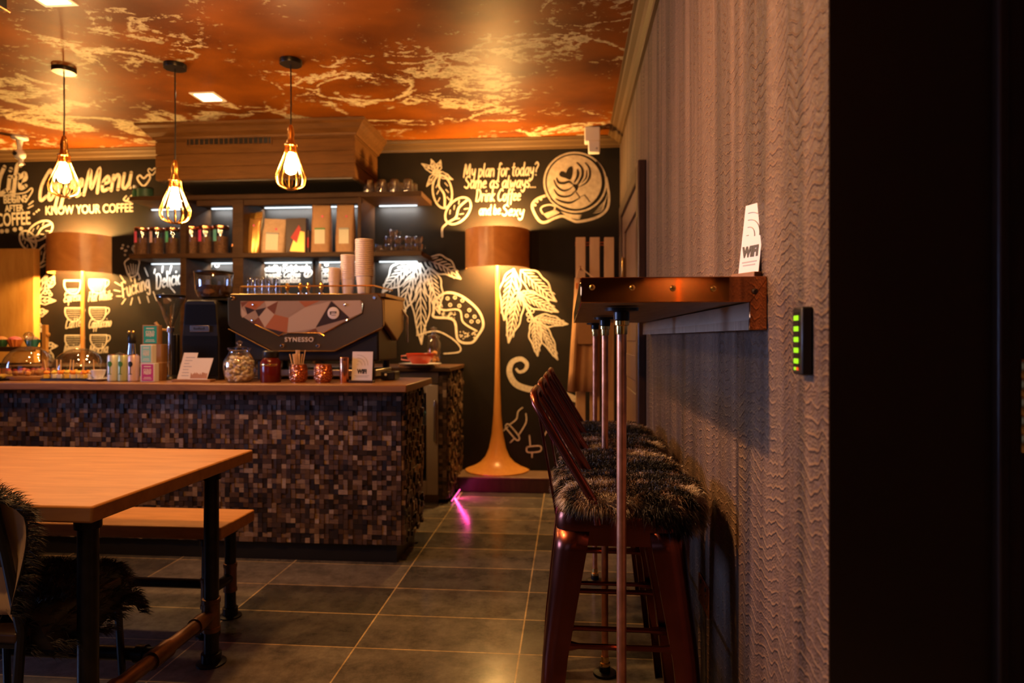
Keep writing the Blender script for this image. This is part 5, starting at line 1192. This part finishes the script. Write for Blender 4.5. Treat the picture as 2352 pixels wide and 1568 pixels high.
# ================================================================ BAR STOOLS
def hairs(mb, pts, n, ln, rnd, w_=.0011, droop=.25):
    """n tapered bent hairs rooted on sampled (point, normal) pairs"""
    for i in range(n):
        p, nr = random.choice(pts); p = Vector(p) + Vector((random.uniform(-.006, .006), random.uniform(-.006, .006), random.uniform(-.003, .003)))
        d = (Vector(nr) + Vector((random.gauss(0, rnd), random.gauss(0, rnd), random.gauss(0, rnd*.7)))).normalized(); L = ln*random.uniform(.55, 1.15)
        s = d.cross(Vector((random.uniform(-1, 1), random.uniform(-1, 1), random.uniform(-1, 1)))).normalized()*w_
        a = p + d*L*.55; b = p + d*L + Vector((0, 0, -droop*L))
        mb.add([p-s, p+s, a+s*.8, a-s*.8, b], [(0, 1, 2, 3), (3, 2, 4)])
def fur_pad(rx, ry, zt, edge, seed):
    random.seed(seed); base = MB(); pts = []; n = 40
    def sh(a, q=1):
        c, s = math.cos(a), math.sin(a); e = lambda x: math.copysign(abs(x)**.62, x); wob = 1+.05*math.sin(3*a+1)+.04*math.sin(5*a)
        return rx*e(c)*q*wob, ry*e(s)*q*wob
    rings = [(0, zt), (.35, zt+.004), (.7, zt), (.92, zt-.008), (1.0, zt-.022), (1.02, zt-.022-edge*.6), (.99, zt-.022-edge)]
    eg = lambda x: .04 + 1.25*min(1, max(0, .42+x/rx*.75))
    v = []
    for q, z in rings:
        for i in range(n): x, y = sh(2*math.pi*i/n, q); v.append((x, y, z if z >= zt-.022 else zt-.022-(zt-.022-z)*eg(x)))
    base.add(v, [(k*n+i, k*n+(i+1) % n, (k+1)*n+(i+1) % n, (k+1)*n+i) for k in range(len(rings)-1) for i in range(n)])
    for k in range(2600):
        a = random.uniform(0, 6.283); q = math.sqrt(random.random())
        if random.random() < .62: x, y = sh(a, q); pts.append(((x, y, zt-.02*q**6), (math.cos(a)*.25-.15, math.sin(a)*.3-.1, .55)))
        else: x, y = sh(a, 1.0); pts.append(((x, y, zt-.02-random.uniform(0, edge)*eg(x)), (math.cos(a), math.sin(a), -.35)))
    h = MB(); hairs(h, pts, 24000, .036, .42, .0009, .4)
    return base, h
def make_stool(label):
    t = thing('bar_stool', label, 'bar stool', (.122, 0, 0), 0, 'copper bar stools along the wall bar')
    hx, hy_, zs = .158, .150, .762
    # pressed pan seat
    mb = MB(); n = 0; v = []
    def rr(x, y, b, z):
        o = []
        for cx, cy, a0 in ((x-b, y-b, 0), (-x+b, y-b, 90), (-x+b, -y+b, 180), (x-b, -y+b, 270)):
            for k in range(7): a = R(a0+k*15); o.append((cx+b*math.cos(a), cy+b*math.sin(a), z))
        return o
    rings = [rr(hx+.004, hy_+.004, .045, zs-.045), rr(hx+.004, hy_+.004, .045, zs-.02), rr(hx, hy_, .045, zs-.006), rr(hx-.012, hy_-.012, .042, zs), rr(hx-.03, hy_-.03, .04, zs-.004), rr(.02, .02, .015, zs-.006)]
    m = len(rings[0])
    for r_ in rings: v += r_
    mb.add(v, [(k*m+i, k*m+(i+1) % m, (k+1)*m+(i+1) % m, (k+1)*m+i) for k in range(len(rings)-1) for i in range(m)] + [tuple(range((len(rings)-1)*m, len(rings)*m))])
    mb.build('seat', M['stool'], t)
    # skirt under the pan and four tapering folded-sheet legs
    lower = rr(hx+.002, hy_+.002, .045, zs-.085); upper = rr(hx+.002, hy_+.002, .045, zs-.040)
    MB().add(lower+upper, [(i, (i+1) % m, m+(i+1) % m, m+i) for i in range(m)]).build('seat_skirt', M['stool'], t)
    for sx in (-1, 1):
        for sy in (-1, 1):
            v = []; lv = [(zs-.05, hx+.003, hy_+.003, .085, .045), (zs-.10, hx+.008, hy_+.007, .083, .043), (.40, hx+.036, hy_+.022, .064, .034), (0, hx+.062, hy_+.034, .046, .026)]
            for z, x, y, arm, b in lv:
                o = [(x-arm, y)]
                for k in range(7): a = R(90-k*15); o.append((x-b+b*math.cos(a), y-b+b*math.sin(a)))
                o.append((x, y-arm)); o = [(x-arm, y-.010)] + o + [(x-.010, y-arm)]
                v += [(sx*a, sy*c, z) for a, c in o]
            q = len(v)//len(lv)
            f = [(k*q+i, k*q+i+1, (k+1)*q+i+1, (k+1)*q+i) for k in range(len(lv)-1) for i in range(q-1)]
            lg = MB().add(v, f).build('leg', M['stool'], t)
            so = lg.modifiers.new('thickness', 'SOLIDIFY'); so.thickness = .0022
    for ax, zz in (('x-', .425), ('x+', .335), ('y-', .42), ('y+', .42)):
        g = (zs-.1-zz)/(zs-.1); x = hx+.008+g*.054-.012; y = hy_+.007+g*.027-.012; sg = 1 if ax[1] == '+' else -1
        a, b = ((-x+.02, sg*y, zz), (x-.02, sg*y, zz)) if ax[0] == 'x' else ((sg*x, -y+.02, zz), (sg*x, y-.02, zz))
        a, b = Vector(a), Vector(b); d = (b-a)
        MB().tube([a, a+d*.10, a+d*.16, a+d*.84, a+d*.9, b], [.012, .012, .0075, .0075, .012, .012], 10).build('stretcher', M['stool'], t)
    br = MB(); 
    for s_ in (-1, 1): br.tube([(-hx+.01, s_*(-hy_+.01), zs-.11), (0, 0, zs-.085+.001*s_), (hx-.01, s_*(hy_-.01), zs-.11)], .0065, 8)
    br.build('cross_brace', M['stool'], t)
    # low open back: one bent tube and a flat splat
    zt = 1.055; yb = hy_-.012
    pth = [(-.055, -yb-.018, zs-.03), (-.062, -yb-.016, zs+.02), (-.19, -yb-.004, zt-.06), (-.212, -yb+.004, zt-.025), (-.218, -yb+.028, zt-.006), (-.219, -yb+.06, zt), (-.219, yb-.06, zt), (-.218, yb-.028, zt-.006), (-.212, yb-.004, zt-.025), (-.19, yb+.004, zt-.06), (-.062, yb+.016, zs+.02), (-.055, yb+.018, zs-.03)]
    MB().tube(pth, .0115, 12).build('back_frame', M['stool'], t)
    MB().prism([(-.222, zt-.004), (-.216, zt-.004), (-.158, zs-.05), (-.164, zs-.05)], -.02, .02, 'y').build('splat', M['stool'], t, bevel=.001)
    b, h = fur_pad(.178, .155, .795, .055, 5)
    p = b.build('fur_seat_pad', M['fur'], t, loc=(.034, 0, .008)); h.build('pile', M['fur'], p, smooth=0)
    p['label'] = 'dark mottled sheepskin-like fur pad'
    return t
base = make_stool('nearest copper bar stool, right behind the first copper pole'); base.location = (.128, 1.845, 0)
for y, nm, x in ((2.215, 'second copper bar stool from the camera, between the first two poles', .130), (2.60, 'third copper bar stool, just beyond the middle pole', .134), (2.985, 'farthest copper bar stool, in front of the last pole', .138)):
    s = dup(base, (x, y, 0), nm)
    for ch in [o for o in C.objects if o.parent == s and o.name.startswith('fur_seat_pad')]: ch.rotation_euler = (0, 0, math.pi if y in (2.215, 2.985) else 0)

# ================================================================ TABLE, BENCH AND CHAIR
t = thing('dining_table', 'thick orange-brown wooden table on black pipe legs, cut by the left edge', 'table', (-1.24, 1.645, 0))
MB().box(-2.2, 0, 0, .895, .715, .76).build('tabletop', M['table'], t, bevel=.006)
def pipe_leg(par, x, y, zt, r=.0265, zc=.18, m='iron'):
    l = MB().tube([(x, y, .012), (x, y, zt-.01)], r, 18).build('leg', M[m], par)
    MB().lathe([(.0, 0), (r*2.0, 0), (r*2.0, .006), (r*1.35, .010), (r*1.35, .04), (r, .042)], (x, y, 0), 22).build('foot_flange', M[m], l)
    MB().lathe([(r*1.9, zt), (r*1.9, zt-.006), (r*1.3, zt-.010), (r*1.3, zt-.035), (r, zt-.037)], (x, y, 0), 22).build('top_flange', M[m], l)
    MB().lathe([(r*1.02, zc-.062), (r*1.22, zc-.060), (r*1.22, zc-.045), (r*1.12, zc-.043), (r*1.12, zc+.043), (r*1.22, zc+.045), (r*1.22, zc+.060), (r*1.02, zc+.062)], (x, y, 0), 22).build('tee_fitting', M['ironrust'], l)
    return l
for x in (-.075, -2.1):
    for y in (.085, .72): pipe_leg(t, x, y, .715)
for x in (-.075, -2.1):
    MB().tube([(x, .085, .18), (x, .72, .18)], .0235, 16).tube([(x, .15, .18), (x, .20, .18)], .029, 16).tube([(x, .36, .18), (x, .45, .18)], .030, 16).tube([(x, .61, .18), (x, .66, .18)], .029, 16).build('end_rail', M['ironrust'], t)
MB().tube([(-2.1, .405, .18), (-.075, .405, .18)], .0225, 16).tube([(-.15, .405, .18), (-.12, .405, .18)], .029, 16).build('long_rail', M['iron'], t)
MB().box(-.56, -.535, .12, .17, .705, .716).build('bracket', M['iron'], t)
t = thing('bench', 'long wooden bench on black pipe legs between the table and the counter', 'bench', (-1.37, 2.535, 0))
MB().box(-2.3, 0, 0, .285, .40, .45).build('seat', M['table'], t, bevel=.005)
for x in (-.085, -2.2):
    for y in (.055, .235): pipe_leg(t, x, y, .40, .0235, .17)
    MB().tube([(x, .055, .17), (x, .235, .17)], .021, 14).build('end_rail', M['iron'], t)
MB().tube([(-2.2, .145, .17), (-.085, .145, .17)], .020, 14).build('long_rail', M['iron'], t)

t = thing('dining_chair', 'black framed chair draped with a fur hide, tucked under the table corner at left', 'chair', (-1.615, 1.805, 0), R(90))
# local: +x is the way the sitter faces
SH = .44
for s_ in (-1, 1):
    MB().tube([(-.235, s_*.205, .0), (-.20, s_*.20, .28), (-.185, s_*.20, SH), (-.235, s_*.20, .66), (-.285, s_*.20, .845)], .0125, 10).build('back_post', M['blackm'], t)
    MB().tube([(.22, s_*.20, .0), (.195, s_*.19, SH-.02)], .0115, 10).build('leg', M['blackm'], t)
MB().box(-.20, .21, -.20, .20, SH-.03, SH).build('seat', M['darkwood'], t, bevel=.008)
MB().tube([(-.19, -.2, SH-.035), (.2, -.19, SH-.035), (.2, .19, SH-.035), (-.19, .2, SH-.035)], .010, 8, True).build('seat_frame', M['blackm'], t)
MB().prism([(-.232, .62), (-.224, .62), (-.276, .835), (-.284, .835)], -.19, .19, 'y').build('back_panel', M['darkwood'], t, bevel=.003)
MB().tube([(-.285, -.20, .845), (-.288, -.17, .856), (-.288, .17, .856), (-.285, .20, .845)], .0125, 10).build('top_rail', M['blackm'], t)
# hide: hangs in front of the back, runs over the seat and drops over its front edge
random.seed(31)
prof = [(-.275, .835), (-.245, .80), (-.215, .70), (-.185, .58), (-.168, .49), (-.13, SH+.03), (0, SH+.022), (.12, SH+.026), (.23, SH+.02), (.29, SH-.005), (.325, SH-.05)]
pp = smooth_path(prof, 4); NV = 15; v = []; pts = []; hp = []
for i, (x, z) in enumerate(pp):
    u = i/(len(pp)-1); hw_ = .215 + .04*math.sin(6*u+.5) + .035*math.sin(13*u) + (.05 if u > .45 else 0) - (.11*max(0, u-.84)/.16) - (.06*max(0, .12-u)/.12)
    for j in range(NV):
        q = j/(NV-1)*2-1; sag = -.10*max(0, abs(q)-.76)/.24*(1 if u > .42 else .12)
        v.append((x + (.012*q*q if u < .4 else 0) + (-.05*max(0, abs(q)-.8)/.2 if u < .38 else 0), hw_*q, z + sag + .006*math.sin(9*q+7*u)))
n2 = len(pp)
mb = MB().add(v, [(i*NV+j, i*NV+j+1, (i+1)*NV+j+1, (i+1)*NV+j) for i in range(n2-1) for j in range(NV-1)])
hd = mb.build('fur_hide', M['leather'], t); sd = hd.modifiers.new('thickness', 'SOLIDIFY'); sd.thickness = .005; sd.offset = 0; hd.data.materials.append(M['furd']); sd.material_offset = 1; sd.material_offset_rim = 1; hd['label'] = 'dark fur hide with pale leather backing'
for i in range(n2-1):
    for j in range(NV):
        a = Vector(v[i*NV+j]); tx = (Vector(v[(i+1)*NV+j]) - a); ty = Vector(v[i*NV+min(j+1, NV-1)]) - Vector(v[i*NV+max(j-1, 0)]); nr = tx.cross(ty).normalized()
        if nr.dot(Vector((1, 0, 1))) < 0: nr = -nr
        e = 0 if 0 < j < NV-1 else (-1 if j == 0 else 1); nn = nr*.7 + Vector((.25, 0, -.1)) + Vector((0, e*.8, -abs(e)*.3))
        for _ in range(3 if e == 0 else 7): pts.append((a + tx*random.random() + ty*random.uniform(-.3, .3) + nr*.004, nn))
h = MB(); hairs(h, pts, 21000, .038, .38, .0009); h.build('pile', M['furd'], hd, smooth=0)

# ================================================================ COAT RACK, APRON, CEILING DEVICES
RY = 5.10
t = thing('coat_rack', 'rack of three pale upright boards joined by copper rods beside the far door', 'rack', (PX(1366, RY), RY, 0)); cx_ = PX(1366, RY); k = K(1366, RY)
for px in (1333.5, 1366, 1399): x = PX(px, RY)-cx_; MB().box(x-.037, x+.037, -.014, .014, 0, PZ(px, 545, RY)).build('upright_board', M['rack'], t, bevel=.003)
for z in (PZ(1380, 562, RY), PZ(1380, 556, RY), .35): MB().tube([(-.15, .022, z), (.15, .022, z)], .006, 8).build('rod', M['copper'], t)
MB().tube([(-.108, -.014, 1.72), (-.108, -.05, 1.715), (-.108, -.056, 1.74)], .006, 8).build('coat_peg', M['copper'], t)
# apron hanging on the left board
AY = 5.03
t = thing('apron', 'long tan canvas apron hanging from the rack beside the far door', 'apron', (PX(1345, AY), AY, 0)); ax_ = PX(1345, AY)
outl = [(638, 1321, 1376), (665, 1320, 1378), (700, 1318, 1378), (745, 1315, 1375), (800, 1311, 1373), (850, 1308, 1371), (899, 1304, 1368)]
v = []; NV = 16
for (py, xa, xb) in outl:
    for j in range(NV):
        u = j/(NV-1); px = xa+(xb-xa)*u; fold = .014*math.sin(u*9+py*.004)+.01*math.sin(u*17+2)
        v.append((PX(px, AY)-ax_, fold - .012*math.sin(math.pi*u), PZ(px, py, AY)))
ap = MB().add(v, [(i*NV+j, i*NV+j+1, (i+1)*NV+j+1, (i+1)*NV+j) for i in range(len(outl)-1) for j in range(NV-1)]).build('cloth', M['apron'], t); s_ = ap.modifiers.new('thickness', 'SOLIDIFY'); s_.thickness = .003
zz = PZ(1340, 690, AY)
MB().box(PX(1327, AY)-ax_, PX(1362, AY)-ax_, -.036, -.030, PZ(1340, 790, AY), zz-.02).build('pocket', M['apron'], t, bevel=.002)
za = PZ(1340, 638, AY)
MB().tube([(-.075, .0, za-.01), (-.055, .012, za+.06), (-.035, .015, 1.735), (-.012, .012, za+.06), (.07, 0, za-.01)], .004, 6).build('neck_strap', M['leather'], t)
MB().box(PX(1322, AY)-ax_, PX(1338, AY)-ax_, -.026, -.018, PZ(1330, 664, AY), PZ(1330, 650, AY)).build('leather_patch', M['orangep'], t)

DY = 5.15
t = thing('motion_sensor', 'white motion sensor on a bracket in the ceiling corner above the latte cup', 'sensor', (PX(1362, DY), DY, CEIL)); dx = PX(1362, DY); zf = lambda py: PZ(1362, py, DY)-CEIL; xf = lambda px: PX(px, DY)-dx
MB().box(xf(1343), xf(1378), -.03, .06, zf(327), -.0005).build('bracket', M['white'], t, bevel=.006); MB().box(xf(1351), xf(1378), -.05, .01, zf(354), zf(326)).build('sensor_head', M['white'], t, bevel=.008)
MB().lathe([(.008, 0), (.008, .003), (0, .005)], (xf(1370), -.05, zf(345)), 12, ax='y').build('lens', M['greyink'], t)
DY = 5.0
t = thing('security_camera', 'small white security camera hanging at the ceiling in the upper left', 'camera', (PX(45, DY), DY, CEIL)); k = K(45, DY)
MB().lathe([(17*k, -.001), (17*k, -5*k), (7*k, -7*k), (5*k, -20*k)], (0, 0, 0), 20).build('mount', M['white'], t)
zc = PZ(45, 355, DY)-CEIL
MB().tube([(0, 0, -18*k), (0, 0, zc+8*k)], 5*k, 12).build('arm', M['white'], t)
MB().ball((0, 0, zc), 12*k, 18, 12).build('ball_housing', M['white'], t); MB().lathe([(5*k, 0), (5*k, 3*k), (0, 4*k)], (-1*k, -11*k, zc), 16, ax='y').build('lens', M['black'], t)
MB().tube([(3*k, 0, zc-10*k), (4*k, 0, zc-24*k), (9*k, 0, zc-20*k)], 5*k, 10).build('pointer_arm', M['white'], t)
x1 = PX(17, 2.95); zb = PZ(17, 25, 2.95)-CEIL
t = thing('ceiling_box', 'dark box with copper edge hanging from the ceiling in the top left corner', 'box', (x1, 2.95, CEIL))
MB().box(-.4, 0, -.35, 0, zb, -.0005).build('housing', M['black'], t, bevel=.004); MB().tube([(.008, .004, zb-.004), (.008, -.35, zb-.004)], .005, 8).build('edge_trim', M['copper'], t)
